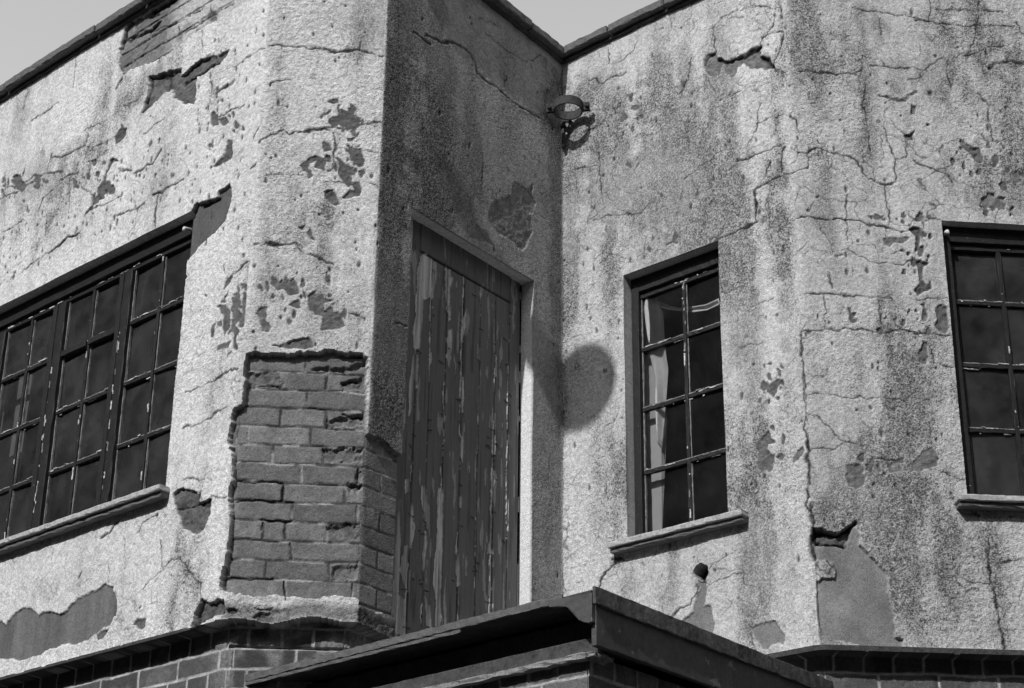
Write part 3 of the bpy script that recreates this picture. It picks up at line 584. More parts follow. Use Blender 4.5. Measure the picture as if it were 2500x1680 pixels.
# ------------------------------------------------------------------ the wall survey grid
ST = .0042


def arr(segs):
    out = []
    for a, b, st in segs:
        n = max(1, int(round((b - a) / st)))
        out.append(np.linspace(a, b, n + 1)[:-1])
    out.append([segs[-1][1]])
    return np.concatenate(out)


def snap(a, vals):
    a = a.copy()
    for v in vals:
        a[np.argmin(np.abs(a - v))] = v
    return a


OPEN = {'L': (-1.365, .654, 2.310, 3.624, .11), 'D': (-1.062, -.222, 1.45, 3.620, .075),
        'R': (.361, .885, 2.285, 3.626, .12), 'Q': (.661, 1.62, 2.300, 3.622, .11)}
Z = arr([(-1.6, 1.38, .05), (1.38, ZTOP, ST)])
Z = snap(Z, [o[2] for o in OPEN.values()] + [o[3] for o in OPEN.values()])
US = {'L': arr([(-3.4, -1.45, .03), (-1.45, UL1, ST)]), 'C': arr([(UC0, UC1, ST)]), 'D': arr([(UD0, 0, ST)]),
      'R': arr([(0, UR1, ST)]), 'Q': arr([(UQ0, 1.45, ST), (1.45, 3.2, .03)])}
for k, o in OPEN.items():
    US[k] = snap(US[k], o[:2])
ORDER = 'LCDRQ'
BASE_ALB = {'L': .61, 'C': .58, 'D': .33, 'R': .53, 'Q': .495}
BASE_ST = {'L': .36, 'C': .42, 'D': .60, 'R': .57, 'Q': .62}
ZBOT = {'L': 1.696, 'C': 1.700, 'D': 1.700, 'R': 1.672, 'Q': 1.672}
SEED = {'L': 11, 'C': 23, 'D': 37, 'R': 51, 'Q': 67}


def poly_sd(X, Y, P):
    """signed distance to a closed outline, negative inside"""
    d2 = np.full(X.shape, 1e9, np.float32); ins = np.zeros(X.shape, bool)
    n = len(P)
    for i in range(n):
        ax, ay = P[i]; bx, by = P[(i + 1) % n]
        ex, ey = bx - ax, by - ay
        t = np.clip(((X - ax) * ex + (Y - ay) * ey) / (ex * ex + ey * ey + 1e-12), 0, 1)
        d2 = np.minimum(d2, (X - ax - t * ex) ** 2 + (Y - ay - t * ey) ** 2)
        if abs(ey) > 1e-9:
            c = ((ay > Y) != (by > Y)) & (X < (bx - ax) * (Y - ay) / ey + ax)
            ins ^= c
    d = np.sqrt(d2)
    return np.where(ins, -d, d)


def line_d(X, Y, P):
    d2 = np.full(X.shape, 1e9, np.float32)
    for i in range(len(P) - 1):
        ax, ay = P[i]; ex, ey = P[i + 1][0] - ax, P[i + 1][1] - ay
        t = np.clip(((X - ax) * ex + (Y - ay) * ey) / (ex * ex + ey * ey + 1e-12), 0, 1)
        d2 = np.minimum(d2, (X - ax - t * ex) ** 2 + (Y - ay - t * ey) ** 2)
    return np.sqrt(d2)


BP = .0803                                                  # brick course
ROWJ = {5: ('Z7', [780]), 4: ('Z7', [615, 905]), 3: ('Z7', [780]), 2: ('Z7', [610, 905]), 1: ('Y4', [400, 800]), 0: ('Y4', [560, 885]),
        -1: ('Y4', [745, 1120]), -2: ('Y4', [620, 1025]), -3: ('Y4', [685, 1110]), -4: ('Y4', [495, 910]), -5: ('Y4', [675]),
        -6: ('Y4', [510, 920]), -7: ('Y4', [640, 1080])}
JU = {r: [PL['C'].hit(ZF[f][0] + x * ZF[f][2], 1122 - 48 * r - 24)[0] for x in xs] for r, (f, xs) in ROWJ.items()}


def bricks(w, U, ZZ, z0, kind, seed):
    """height (m, 0 = brick face) and albedo factor of a brickwork"""
    zz = ZZ + (fbm(U * 9, ZZ * 9, seed + 5, 2) - .5) * .012
    uu = U + (fbm(U * 14, ZZ * 14, seed + 8, 2) - .5) * .010
    row = np.floor((zz - z0) / BP).astype(int)
    fz = (zz - z0) - row * BP
    dz = np.minimum(fz, BP - fz)
    du = np.full(U.shape, 9.0, np.float32); idx = np.zeros(U.shape, np.int64)
    for r in np.unique(row):
        m = row == r
        if kind == 'corner' and w == 'C' and r in JU:
            js = np.array(JU[r])
        elif kind == 'corner' and w == 'D':
            js = np.array([-1.15 if r % 2 else -1.9])
        elif kind == 'english':
            ln = .1225 if r % 2 else .245
            js = np.arange(-4, 4, ln) + (.03 if r % 2 else .09)
        else:
            js = np.arange(-4, 4, .245) + (.1225 if r % 2 else 0) + .03
        x = uu[m]
        du[m] = np.min(np.abs(x[:, None] - js[None]), 1)
        idx[m] = np.searchsorted(js, x) + 97 * r
    r1 = hsh(idx, row * 0 + 3, seed); r2 = hsh(idx, row * 0 + 8, seed)
    jw = .0048 + .003 * (fbm(U * 40, ZZ * 40, seed + 3, 2) - .5)
    j = np.maximum(1 - ss(dz, jw * .7, jw * 1.5), 1 - ss(du, jw * .7, jw * 1.5))
    return j, r1, r2


FIELD = {}
for w in ORDER:
    P = PL[w]; u = US[w]
    U, ZZ = np.meshgrid(u, Z)
    sd_ = SEED[w]
    uo = U + sd_ * 3.1
    H = np.zeros(U.shape, np.float32)
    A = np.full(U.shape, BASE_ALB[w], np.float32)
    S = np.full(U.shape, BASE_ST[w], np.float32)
    K = np.ones(U.shape, np.float32)
    # slow undulation, lumps and pebbles of the render
    rk = .45 if w == 'D' else 1.0
    H += (fbm(uo * 3, ZZ * 3, sd_, 2) - .5) * .012 + (fbm(uo * 38, ZZ * 38, sd_ + 4, 3) - .5) * .0020 * rk
    peb = vn(uo * 105, ZZ * 105, sd_ + 6)
    H += (peb - .5) * .0030 * rk * (.5 + .6 * ss(fbm(uo * 2.3, ZZ * 2.0, sd_ + 17, 3), .36, .62)); A *= 1.12 - .24 * np.clip((.5 - peb) * 2 + .5, 0, 1)
    crs = ss(fbm(uo * 2.3, ZZ * 2.0, sd_ + 17, 3), .36, .62)
    K *= .6 + .5 * crs
    A *= .9 + .2 * fbm(uo * 5, ZZ * 2.2, sd_ + 9, 3)
    # rain streaks and dirt
    st = fbm(uo * 13, ZZ * 1.5, sd_ + 12, 3)
    mott = fbm(uo * 17, ZZ * 14, sd_ + 15, 4)
    S += (st - .5) * 1.0 + (mott - .5) * .6
    for (ww, fr, cx, cy, rx, ry, k) in STAIN:
        if ww != w: continue
        c = P.hit(cx, cy); e = P.hit(cx + rx, cy); f_ = P.hit(cx, cy + ry)
        a = abs(e[0] - c[0]); b = abs(f_[1] - c[1])
        q = ((U - c[0]) / a) ** 2 + ((ZZ - c[1]) / b) ** 2
        S += (k * 1.25 * np.exp(-q * .9) * (.3 + .8 * mott + .6 * st)).astype(np.float32)
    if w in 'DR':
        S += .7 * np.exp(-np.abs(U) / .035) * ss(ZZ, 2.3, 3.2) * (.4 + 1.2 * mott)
    S += (.9 if w == 'D' else .35) * np.exp(-((4.94 if w == 'L' else ZTOP) - ZZ) / (.06 if w == 'D' else .03))
    S = np.clip(S, 0, 1.25)
    A *= 1 - .22 * np.clip(S - .35, 0, 1)
    # edge wobble for outlines
    Ju = (fbm(uo * 30, ZZ * 30, sd_ + 20, 3) - .5) * 2
    Jz = (fbm(uo * 30 + 55, ZZ * 30 + 31, sd_ + 24, 3) - .5) * 2
    grit = fbm(uo * 60, ZZ * 60, sd_ + 28, 3)

    def win(pts, pad):
        c0 = max(0, np.searchsorted(u, pts[:, 0].min() - pad) - 1); c1 = min(len(u), np.searchsorted(u, pts[:, 0].max() + pad) + 1)
        r0 = max(0, np.searchsorted(Z, pts[:, 1].min() - pad) - 1); r1 = min(len(Z), np.searchsorted(Z, pts[:, 1].max() + pad) + 1)
        return slice(r0, r1), slice(c0, c1)

    # cracks first, so that missing patches cut through them
    for (ws, fr, wd, lines) in CRACK:
        if w not in ws: continue
        for ln in lines:
            pts = surv(P, fr, ln); s = win(pts, .03)
            if s[0].stop - s[0].start < 2 or s[1].stop - s[1].start < 2: continue
            X = U[s] + Ju[s] * .013 + (vn(uo[s] * 70, ZZ[s] * 70, sd_ + 31) - .5) * .006; Y = ZZ[s] + Jz[s] * .013 + (vn(uo[s] * 75, ZZ[s] * 75, sd_ + 32) - .5) * .006
            d = line_d(X, Y, pts)
            hw = (wd * .00122) * (.45 + 1.2 * vn(uo[s] * 22, ZZ[s] * 22, sd_ + 40))
            eff = np.maximum(hw, .0027)
            m = np.clip(1.35 - d / eff, 0, 1) * np.clip(hw / .0020, .35, 1) * (.6 + .4 * ss(vn(uo[s] * 35, ZZ[s] * 35, sd_ + 42), .15, .45))
            H[s] -= m * np.clip(wd * .0006, .0008, .005)
            A[s] = A[s] * (1 - m) + .06 * m  # shade inside the crack painted as dark albedo, finer than the grid carves
            if wd > 3.5:                                    # curling lip on one side of the wider cracks
                lip = np.clip(1 - np.abs(d - .012) / .010, 0, 1) * (Jz[s] > -.2)
                H[s] += lip * .0009
            halo = np.exp(-d / .012) * .25
            S[s] = np.clip(S[s] + halo, 0, 1.25)
    # fine crazing of the old render, in patches
    cs = 7.0
    wx = uo * cs + (fbm(uo * 6, ZZ * 6, sd_ + 101, 4) - .5) * 1.6; wy = ZZ * cs * .9 + (fbm(uo * 6 + 40, ZZ * 6 + 3, sd_ + 105, 4) - .5) * 1.6
    fx = np.floor(wx); fy = np.floor(wy); d1 = np.full(U.shape, 9., np.float32); d2 = d1.copy()
    for ox in (-1, 0, 1):
        for oy in (-1, 0, 1):
            ix = (fx + ox).astype(np.int64); iy = (fy + oy).astype(np.int64)
            q = np.sqrt((ix + hsh(ix, iy, sd_ + 7) - wx) ** 2 + (iy + hsh(ix, iy, sd_ + 8) - wy) ** 2).astype(np.float32)
            d2 = np.minimum(d2, np.maximum(d1, q)); d1 = np.minimum(d1, q)
    cz_ = np.clip(1.2 - (d2 - d1) / cs / .0042, 0, 1) * ss(fbm(uo * 3.1, ZZ * 3.1, sd_ + 109, 3), .41, .57) * {'L': .7, 'C': .55, 'D': .6, 'R': .9, 'Q': 1.0}[w]
    A *= 1 - .72 * cz_; H -= cz_ * .0009
    # small pits where pebbles have fallen out
    rg = np.random.RandomState(sd_)
    for k in range({'L': 260, 'C': 60, 'D': 25, 'R': 110, 'Q': 120}[w]):
        if w == 'L':
            cu = rg.uniform(-1.3, .9); cz = rg.choice([3.78, 3.86, 3.94, 4.02, 4.10, 4.26]) + rg.normal(0, .022)
            if k % 4 == 0: cu, cz = rg.uniform(.55, 1.05), rg.uniform(3.2, 4.6)
        else:
            cu = rg.uniform(u[0], min(u[-1], 1.3)); cz = rg.uniform(2.0, 4.9)
        rx = rg.uniform(.003, .007); rz = rx * rg.uniform(.8, 2.6)
        s = win(np.array([(cu, cz)]), .03)
        if s[0].stop - s[0].start < 2 or s[1].stop - s[1].start < 2: continue
        q = np.sqrt(((U[s] + Ju[s] * .004 - cu) / rx) ** 2 + ((ZZ[s] + Jz[s] * .004 - cz) / rz) ** 2)
        m = np.clip(1.6 - q, 0, 1)
        H[s] -= m * .006; A[s] = A[s] * (1 - m) + .12 * m
    # missing patches
    for (ws, fr, pts_, dep, alb, kind, jit) in PATCH:
        if w not in ws: continue
        pts = surv(P, fr, pts_); s = win(pts, .04)
        if s[0].stop - s[0].start < 2 or s[1].stop - s[1].start < 2: continue
        X = U[s] + Ju[s] * jit * .0024 + (grit[s] - .5) * jit * .0022; Y = ZZ[s] + Jz[s] * jit * .0024 + (vn(uo[s] * 70, ZZ[s] * 70, sd_ + 33) - .5) * jit * .0018
        d = poly_sd(X, Y, pts)
        m = np.clip(.5 - d / .0042, 0, 1)
        g = grit[s]
        dd = dep * .001 * (.5 if w == 'D' and kind != 'cornerbrick' else 1)
        base = np.zeros(X.shape, np.float32); ab = np.full(X.shape, alb * (1.0 if kind == 'cornerbrick' else .58 if kind == 'scratch' else .68), np.float32); pk = np.full(X.shape, .35, np.float32); stn = np.full(X.shape, .15, np.float32)
        if kind == 'scratch':
            base = (g - .5) * min(.012, dd * 2.0) + (fbm(uo[s] * 16, ZZ[s] * 16, sd_ + 50, 2) - .5) * dd * .7
            ab *= .55 + .9 * fbm(uo[s] * 30, ZZ[s] * 30, sd_ + 52, 3); pk[:] = .5
        elif kind == 'smooth':
            base = (fbm(uo[s] * 14, ZZ[s] * 14, sd_ + 50, 3) - .5) * .004
            ab *= .6 + .8 * fbm(uo[s] * 9, ZZ[s] * 6, sd_ + 52, 5); pk[:] = .3; stn[:] = .35
        elif kind == 'streak':
            base = (fbm(uo[s] * 14, ZZ[s] * 14, sd_ + 50, 3) - .5) * .003
            ab *= .55 + .9 * fbm(uo[s] * 26, ZZ[s] * 3.2, sd_ + 52, 3); pk[:] = .3
        elif kind == 'brick':                               # brick near the parapet, still smeared with old plaster
            j, r1, r2 = bricks(w, U[s], ZZ[s], 4.91, 'stretcher', sd_ + 60)
            base = -j * .006 + (r1 - .5) * .004 + (g - .5) * .007
            sm = ss(fbm(uo[s] * 12, ZZ[s] * 12, sd_ + 62, 3), .34, .56) * ss(U[s], .28, .46)
            ab = (.13 + .10 * r2) * (.8 + .4 * g); ab = ab * (1 - j) + .17 * j
            ab = ab * (1 - sm * .85) + .5 * sm * .85
            pk[:] = .5; stn[:] = .25
        elif kind == 'cornerbrick':
            j, r1, r2 = bricks(w, U[s], ZZ[s], 2.350, 'corner', sd_ + 60)
            jj = j * (.35 + .9 * fbm(uo[s] * 18, ZZ[s] * 18, sd_ + 63, 2))
            base = -np.clip(jj, 0, 1) * .0035 + (r1 - .5) * .004 + (g - .5) * .0032 + (fbm(uo[s] * 9, ZZ[s] * 9, sd_ + 64, 2) - .5) * .002
            ab = alb * 1.28 * (.78 + .42 * r2) * (.7 + .6 * fbm(uo[s] * 24, ZZ[s] * 24, sd_ + 66, 3))
            jt = fbm(uo[s] * 14, ZZ[s] * 14, sd_ + 67, 3)
            ab = ab * (1 - j * .8) + alb * (.3 + 2.0 * ss(jt, .46, .64)) * j * .8
            pk[:] = .6; stn[:] = .4
            if w == 'D': base = base * .45
            if w == 'C':
                for (bf, bp, bd) in BROKEN:
                    q = poly_sd(X, Y, surv(P, bf, bp)); bm_ = np.clip(.5 - (q + (grit[s] - .5) * .02) / .012, 0, 1)
                    base = base - bm_ * (bd * .001 * (.5 + 1.0 * fbm(uo[s] * 45, ZZ[s] * 45, sd_ + 70, 3)))
                    ab = ab * (1 - .18 * bm_) + .35 * ab * bm_ * (grit[s] - .4)
        H[s] = H[s] * (1 - m) + (-dd + base) * m
        A[s] = A[s] * (1 - m) + ab * m
        K[s] = K[s] * (1 - m) + pk * m
        S[s] = S[s] * (1 - m) + stn * m
        lip = np.clip(1 - np.abs(d - .008) / .008, 0, 1) * (d > 0)
        H[s] += lip * .0014 * (.2 + Ju[s]) * rk * rk
    for (ws, fr, wd, lines) in CRACK2:
        if w not in ws: continue
        for ln in lines:
            pts = surv(P, fr, ln); s = win(pts, .03)
            if s[0].stop - s[0].start < 2 or s[1].stop - s[1].start < 2: continue
            d = line_d(U[s] + Ju[s] * .010, ZZ[s] + Jz[s] * .010, pts)
            hw = wd * .0008 * (.3 + 1.4 * vn(uo[s] * 18, ZZ[s] * 18, sd_ + 44)); m = np.clip(1.4 - d / np.maximum(hw, .0027), 0, 1)
            H[s] -= m * wd * .0011; A[s] = A[s] * (1 - m) + .045 * m  # fissures cut in, their inner shade also painted into the albedo
    # foot of the render, damp-proof edge and the brick below
    zb = np.full(len(u), ZBOT[w])
    n1 = (fbm(u * 7 + sd_, u * 0 + 1.5, sd_ + 80, 3) - .5)
    if w == 'C':
        zb = zb + n1 * .02 + .024 * np.exp(-((u + .17) / .07) ** 2) - .014 * np.exp(-((u + .33) / .05) ** 2)
    elif w == 'D':
        zb = zb + n1 * .02 - .02 * ss(u, UD0, UD0 + .15)
    else:
        zb = zb + n1 * .008
    zb = zb[None, :]
    strip = {'L': .016, 'C': .0, 'D': .0, 'R': .026, 'Q': .026}[w]
    if w == 'L': strip = strip * (1 - ss(u, .85, 1.02))[None, :]
    if strip is not .0:
        m = ((ZZ < zb) & (ZZ >= zb - strip))
        H = np.where(m, .010 + (grit - .5) * .006, H); A = np.where(m, .045 + .03 * grit, A); K = np.where(m, .4, K); S = np.where(m, .1, S)
    if w in 'CD':                                           # broken plaster bed at the foot of the corner
        m = np.clip(1 - np.abs(ZZ - zb - .03) / .045, 0, 1) * (ZZ > zb)
        H += m * (fbm(uo * 45, ZZ * 45, sd_ + 83, 3) - .5) * .009
        hole = ss(fbm(uo * 22, ZZ * 30, sd_ + 85, 3), .50, .60) * np.clip(m * 2, 0, 1) * (1 - ss(U, -.42, -.2) if w == 'C' else .3)
        H -= hole * .012; A = A * (1 - .58 * np.clip(m * 1.6, 0, 1)) * (1 - .6 * hole); S = S + .3 * m
    low = ZZ < zb - strip
    j, r1, r2 = bricks(w, U, ZZ, ZBOT[w] - .092 - 21 * BP, 'english', sd_ + 90)
    brk = fbm(uo * 8, ZZ * 8, sd_ + 93, 3)
    worn = ss(brk, .36, .52) * .95 if w in 'CD' else ss(brk, .5, .62) * .3
    if w == 'L': worn = worn + .7 * ss(U, .88, 1.05)
    worn = np.clip(worn, 0, .9)
    ab = (.058 + .042 * r2) * (.85 + .3 * grit)
    ab = ab * (1 - worn) + (.15 + .12 * grit) * worn
    ab = ab * (1 - j) + (.42 * (.6 + .7 * fbm(uo * 25, ZZ * 25, sd_ + 95, 3))) * j
    # a dark open bed joint under the first course on the corner
    hb = -.072 - j * .0025 * (.5 + worn) + (r1 - .5) * .003 + (grit - .5) * (.002 + .006 * worn)
    if w == 'C':
        c = np.clip(1 - np.abs(ZZ - (ZBOT[w] - .088) - n1[None, :] * .006) / .006, 0, 1)
        hb = hb - c * .014; ab = ab * (1 - .6 * c)
    H = np.where(low, hb, H); A = np.where(low, ab, A); K = np.where(low, .18 + .5 * worn, K); S = np.where(low, .05 + .3 * worn, S)
    far = ZZ < 1.38
    A = np.where(far, .07, A); H = np.where(far, -.072, H); K = np.where(far, .2, K)
    FIELD[w] = (H.astype(np.float32), A.astype(np.float32), np.clip(S, 0, 1.25).astype(np.float32), K.astype(np.float32))

# join the walls into one continuous front, rounded at the corners
cols = []; rng = {}
HH, AA, SS_, KK = [], [], [], []
pos, nor, wid = [], [], []
c = 0
for i, w in enumerate(ORDER):
    u = US[w]; P = PL[w]
    st0 = 0 if i == 0 else 1
    if i:                                                   # shared corner column
        for G, f_ in zip((HH, AA, SS_, KK), FIELD[w]):
            G[-1][:, -1] = (G[-1][:, -1] + f_[:, 0]) * .5
    for G, f_ in zip((HH, AA, SS_, KK), FIELD[w]):
        G.append(f_[:, st0:].copy())
    for v in u[st0:]:
        pos.append((P.o[0] + P.d[0] * v, P.o[1] + P.d[1] * v)); nor.append(P.n)
    if i: c -= 1
    rng[w] = (c, c + len(u)); c += len(u)
H = np.concatenate(HH, 1); A = np.concatenate(AA, 1); S = np.concatenate(SS_, 1); K = np.concatenate(KK, 1)
pos = np.array(pos); nor = np.array(nor)
NC = len(pos); NR = len(Z)


def smooth1(a, r):
    k = np.ones(2 * r + 1) / (2 * r + 1)
    b = np.pad(a, ((r, r), (0, 0)), mode='edge')
    return np.stack([np.convolve(b[:, j], k, 'valid') for j in range(a.shape[1])], 1)


ps = pos.copy()
fine = slice(rng['L'][0] + 80, rng['Q'][1] - 80)
sm = smooth1(pos, 4)
ps[fine] = sm[fine]
r2 = smooth1(pos, 9)
lc = rng['C'][0]; qc = rng['Q'][0]
for c0 in (lc, qc):                                         # the two obtuse corners are softer
    ww = np.exp(-((np.arange(NC) - c0) / 12.0) ** 2)[:, None]
    ps = ps * (1 - ww) + r2 * ww
ns = smooth1(nor, 15)
dotp = np.sum(ns * nor, 1, keepdims=True)
ns = ns / np.maximum(dotp, .5)
co = np.empty((NR, NC, 3), np.float64)
co[..., 0] = ps[None, :, 0] + ns[None, :, 0] * H
co[..., 1] = ps[None, :, 1] + ns[None, :, 1] * H
co[..., 2] = Z[:, None] + ZO
co = co.reshape(-1, 3)
SURF = np.stack([A, S, K], -1).reshape(-1, 3)

BLD = tag(empty('derelict_building'), 'derelict rendered building with peeling white pebbledash walls, exposed brick corner and dark grid windows', 'building')
for w in ORDER:
    c0, c1 = rng[w]
    R_, C_ = np.meshgrid(np.arange(NR - 1), np.arange(c0, c1 - 1), indexing='ij')
    keep = np.ones(R_.shape, bool) if w != 'L' else (Z[R_] < 4.945); extra_v = []; extra_q = []; extra_s = []
    if w in OPEN:
        u0, u1, z0, z1, dep = OPEN[w]
        u = US[w]
        a0 = c0 + int(np.argmin(np.abs(u - u0))); a1 = c0 + int(np.argmin(np.abs(u - u1)))
        b0 = int(np.argmin(np.abs(Z - z0))); b1 = int(np.argmin(np.abs(Z - z1)))
        keep &= ~((R_ >= b0) & (R_ < b1) & (C_ >= a0) & (C_ < a1))
        loop = [(b0, x) for x in range(a0, a1)] + [(y, a1) for y in range(b0, b1)] + [(b1, x) for x in range(a1, a0, -1)] + [(y, a0) for y in range(b1, b0, -1)]
        n0 = len(co); n = len(loop); steps = 5
        prev = np.array([y * NC + x for y, x in loop])
        P = PL[w]
        fb = np.array([(P.o[0] + P.d[0] * u[x - c0], P.o[1] + P.d[1] * u[x - c0], Z[y] + ZO) for y, x in loop])
        src = SURF[prev].copy(); src[:, 0] = np.maximum(src[:, 0], .3) * .5 + (.52 if w == 'D' else .34); src[:, 1] = np.clip(src[:, 1], 0, .5); src[:, 2] = .55
        base_h = np.array([H[y, x] for y, x in loop])
        news = []
        for sidx in range(1, steps + 1):
            f_ = sidx / steps
            off = base_h * (1 - f_) - dep * f_
            v = fb.copy(); v[:, 0] += P.n[0] * off; v[:, 1] += P.n[1] * off
            cur = n0 + (sidx - 1) * n + np.arange(n)
            news.append(v); extra_s.append(src)
            nx = np.roll(np.arange(n), -1)
            extra_q.append(np.stack([prev, prev[nx], cur[nx], cur], 1))
            prev = cur
        co = np.concatenate([co] + news); SURF = np.concatenate([SURF] + extra_s)
    r = R_[keep]; cc = C_[keep]
    q = np.stack([r * NC + cc, r * NC + cc + 1, (r + 1) * NC + cc + 1, (r + 1) * NC + cc], 1)
    if extra_q:
        q = np.concatenate([q] + extra_q)
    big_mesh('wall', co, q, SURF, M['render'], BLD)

# ------------------------------------------------------------------ boarded door
P = PL['D']; dk = -.068
du_ = arr([(-1.12, -.20, .003)]); dz_ = arr([(1.40, 3.63, .0042)])
U, ZZ = np.meshgrid(du_, dz_)
H = (fbm(U * 30, ZZ * 2, 301, 3) - .5) * .0016
A = np.full(U.shape, .15, np.float32) * (.70 + .3 * fbm(U * 20, ZZ * 1.6, 303, 3) + .36 * fbm(U * 150, ZZ * 7, 305, 3))
A *= 1 - .4 * ss(fbm(U * 70, ZZ * 3.2, 306, 4), .64, .72)
A = np.where(fbm(U * 45, ZZ * 7, 307, 4) > .70, .32, A)
GRV = [-.931, -.846, -.744, -.634, -.522, -.415, -.317]
AMP = [.020, .012, .020, .013, .004, .010, .005]
frame_m = (U < -.985)
H += np.where(U < -.985, .012, 0)
H += np.where((U < -1.055), -.01, 0)
rail = ZZ > 3.487
H += np.where(rail & (U > -.931) & (U < -.317), .004, 0)
bid = np.searchsorted(np.array(GRV), U)
H += np.where(rail, 0, (hsh(bid.astype(np.int64), bid * 0 + 5, 9) - .5) * .004)
for k, g in enumerate(GRV):
    gw = g + (fbm(ZZ * 2.0, ZZ * 0 + k, 310 + k, 2) - .5) * .006
    d = U - gw
    below = ~rail if k < 6 else np.ones(U.shape, bool)
    op = .35 + .8 * vn(ZZ * 9, ZZ * 0 + k * 7, 320 + k)
    m = np.clip(1.5 - np.abs(d) / .0026, 0, 1) * below * op
    nz = fbm(ZZ * 3.2, ZZ * 0 + 11 * k, 330 + k, 4); nz2 = fbm(ZZ * 4.1, ZZ * 0 + 5 + 11 * k, 340 + k, 4)
    low_more = 1 + .7 * (1 - ss(ZZ, 1.9, 3.0))
    wl = .85 * AMP[k] * low_more * np.clip((nz - .46) * 7, 0, 1.3); wr = AMP[k] * .5 * low_more * np.clip((nz2 - .55) * 7, 0, 1.2)
    jag = (fbm(U * 90, ZZ * 38, 350 + k, 3) - .5) * .013
    fl = (((d + jag > -wl) & (d < 0)) | ((d >= 0) & (d + jag < wr))) & below
    A = np.where(fl, .56 * (.15 + 1.6 * fbm(U * 90, ZZ * 4, 360 + k, 4)), A)
    H = np.where(fl, H - .0016, H)
    edge = below & ((np.abs(d + jag + wl) < .004) & (wl > .003) | (np.abs(d + jag - wr) < .004) & (wr > .003))
    H = np.where(edge, H + .004, H); A = np.where(edge & (fbm(U * 30, ZZ * 22, 370 + k, 2) > .5), .62, A)  # raised flake edges, with highlights painted pale into the albedo
    H -= m * .009; A = A * (1 - .85 * np.clip(m, 0, 1))
# rail joint, frame joints
m = np.clip(1.4 - np.abs(ZZ - 3.487 - (U + .6) * .004) / .004, 0, 1) * ((U > -.925) & (U < -.315))
H -= m * .008; A *= 1 - .85 * m
m = np.clip(1.4 - np.abs(U + .985) / .003, 0, 1); H -= m * .006; A *= 1 - .7 * m
A = np.where(rail, A * .78, A)
gap = (U > -.243) & (U < -.2)
jn = vn(ZZ * 14, ZZ * 0, 377)
H = np.where(gap, H - .03, H); A = np.where(gap, .05, A)
rf = (U > -.236 + .006 * jn) & (U < -.222)
H = np.where(rf & (jn > .55), H + .022, H); A = np.where(rf & (jn > .62), .45, A)
# weathered frame post
pz = fbm(U * 24, ZZ * 4.5, 381, 4)
fm = frame_m & (pz > .56); A = np.where(fm, .40 * (.6 + .7 * fbm(U * 70, ZZ * 8, 383, 3)), A); H = np.where(fm, H - .003, H)
m = frame_m & (pz < .36); A = np.where(m, .12, A)
PEEL = [('D1', [(255,390),(290,360),(380,420),(380,540),(350,690),(280,690),(275,830),(250,1060),(225,1060),(240,700)]), ('D1', [(460,910),(495,910),(490,1080),(470,1200),(455,1130)]),
 ('D1', [(462,780),(480,740),(482,850),(462,850)]), ('D1', [(575,850),(595,760),(592,900),(575,1000)]), ('D1', [(470,520),(500,540),(485,620),(474,600)]), ('D1', [(180,1300),(215,1070),(210,1300),(200,1500),(175,1560)]),
 ('D2', [(275,525),(310,535),(315,620),(300,740),(270,620)]), ('D2', [(390,530),(425,540),(415,1060),(400,1480),(370,1480),(375,1300),(355,1180),(380,900)]), ('D2', [(530,940),(540,1200),(520,1210),(505,1050)]),
 ('D2', [(300,1260),(340,1340),(350,1490),(310,1480)]), ('D2', [(160,930),(185,930),(170,1240),(130,1100)]), ('D2', [(720,990),(745,860),(765,990)]), ('D2', [(280,1000),(300,810),(315,900),(290,1150),(280,1400)]),
 ('D2', [(540,180),(565,190),(555,370),(540,280)]), ('D2', [(100,1240),(160,1300),(165,1540),(90,1540)]), ('D2', [(428,1250),(445,1100),(447,1480),(430,1480)]), ('D2', [(165,480),(195,460),(190,560),(165,570)]), ('D2', [(530,600),(552,600),(552,670),(530,670)]), ('D2', [(740,680),(755,560),(765,660),(750,780)])]
for fr, pts_ in PEEL:
    pts = surv(P.off(dk), fr, pts_)
    d = poly_sd(U + (fbm(U * 80, ZZ * 40, 391, 2) - .5) * .008, ZZ + (fbm(U * 60, ZZ * 40, 393, 2) - .5) * .02, pts)
    m = np.clip(.5 - d / .003, 0, 1)
    A = A * (1 - m) + m * .56 * (.15 + 1.6 * fbm(U * 90, ZZ * 5, 395, 4)); H = H - m * .0016
    H += np.clip(1 - np.abs(d - .002) / .003, 0, 1) * .0035
# curled flakes and small blisters
rg = np.random.RandomState(5)
for k in range(70):
    cu = rg.choice(GRV) + rg.normal(0, .012) if k % 3 else rg.uniform(-.98, -.3); cz = rg.uniform(1.6, 3.45)
    lx = rg.uniform(.006, .018); sl = rg.normal(-.2, .25)
    q = np.abs((ZZ - cz) - sl * (U - cu)); m = np.clip(1.3 - q / .003, 0, 1) * (np.abs(U - cu) < lx)
    A = A * (1 - .75 * m); H = H - .003 * m
    m2 = np.clip(1.3 - np.abs(q - .006) / .003, 0, 1) * (np.abs(U - cu) < lx); H = H + m2 * .002
dco = np.empty(U.shape + (3,))
for ax in range(2):
    dco[..., ax] = P.o[ax] + P.d[ax] * U + P.n[ax] * (dk + H)
dco[..., 2] = ZZ + ZO
dco = dco.reshape(-1, 3)
ds = np.stack([A, A * 0, A * 0], -1).reshape(-1, 3)
nr, nc = U.shape
R_, C_ = np.meshgrid(np.arange(nr - 1), np.arange(nc - 1), indexing='ij')


def dq(mask):
    r, c_ = R_[mask], C_[mask]
    return np.stack([r * nc + c_, r * nc + c_ + 1, (r + 1) * nc + c_ + 1, (r + 1) * nc + c_], 1)


fmask = (du_[C_] < -.986) | (du_[C_] > -.244)
door = big_mesh('door', dco, dq(~fmask), ds, M['board'], BLD)
tag(door, 'boarded door with dark paint flaking off its planks')
big_mesh('door_frame', dco, dq(fmask), ds, M['board'], door)

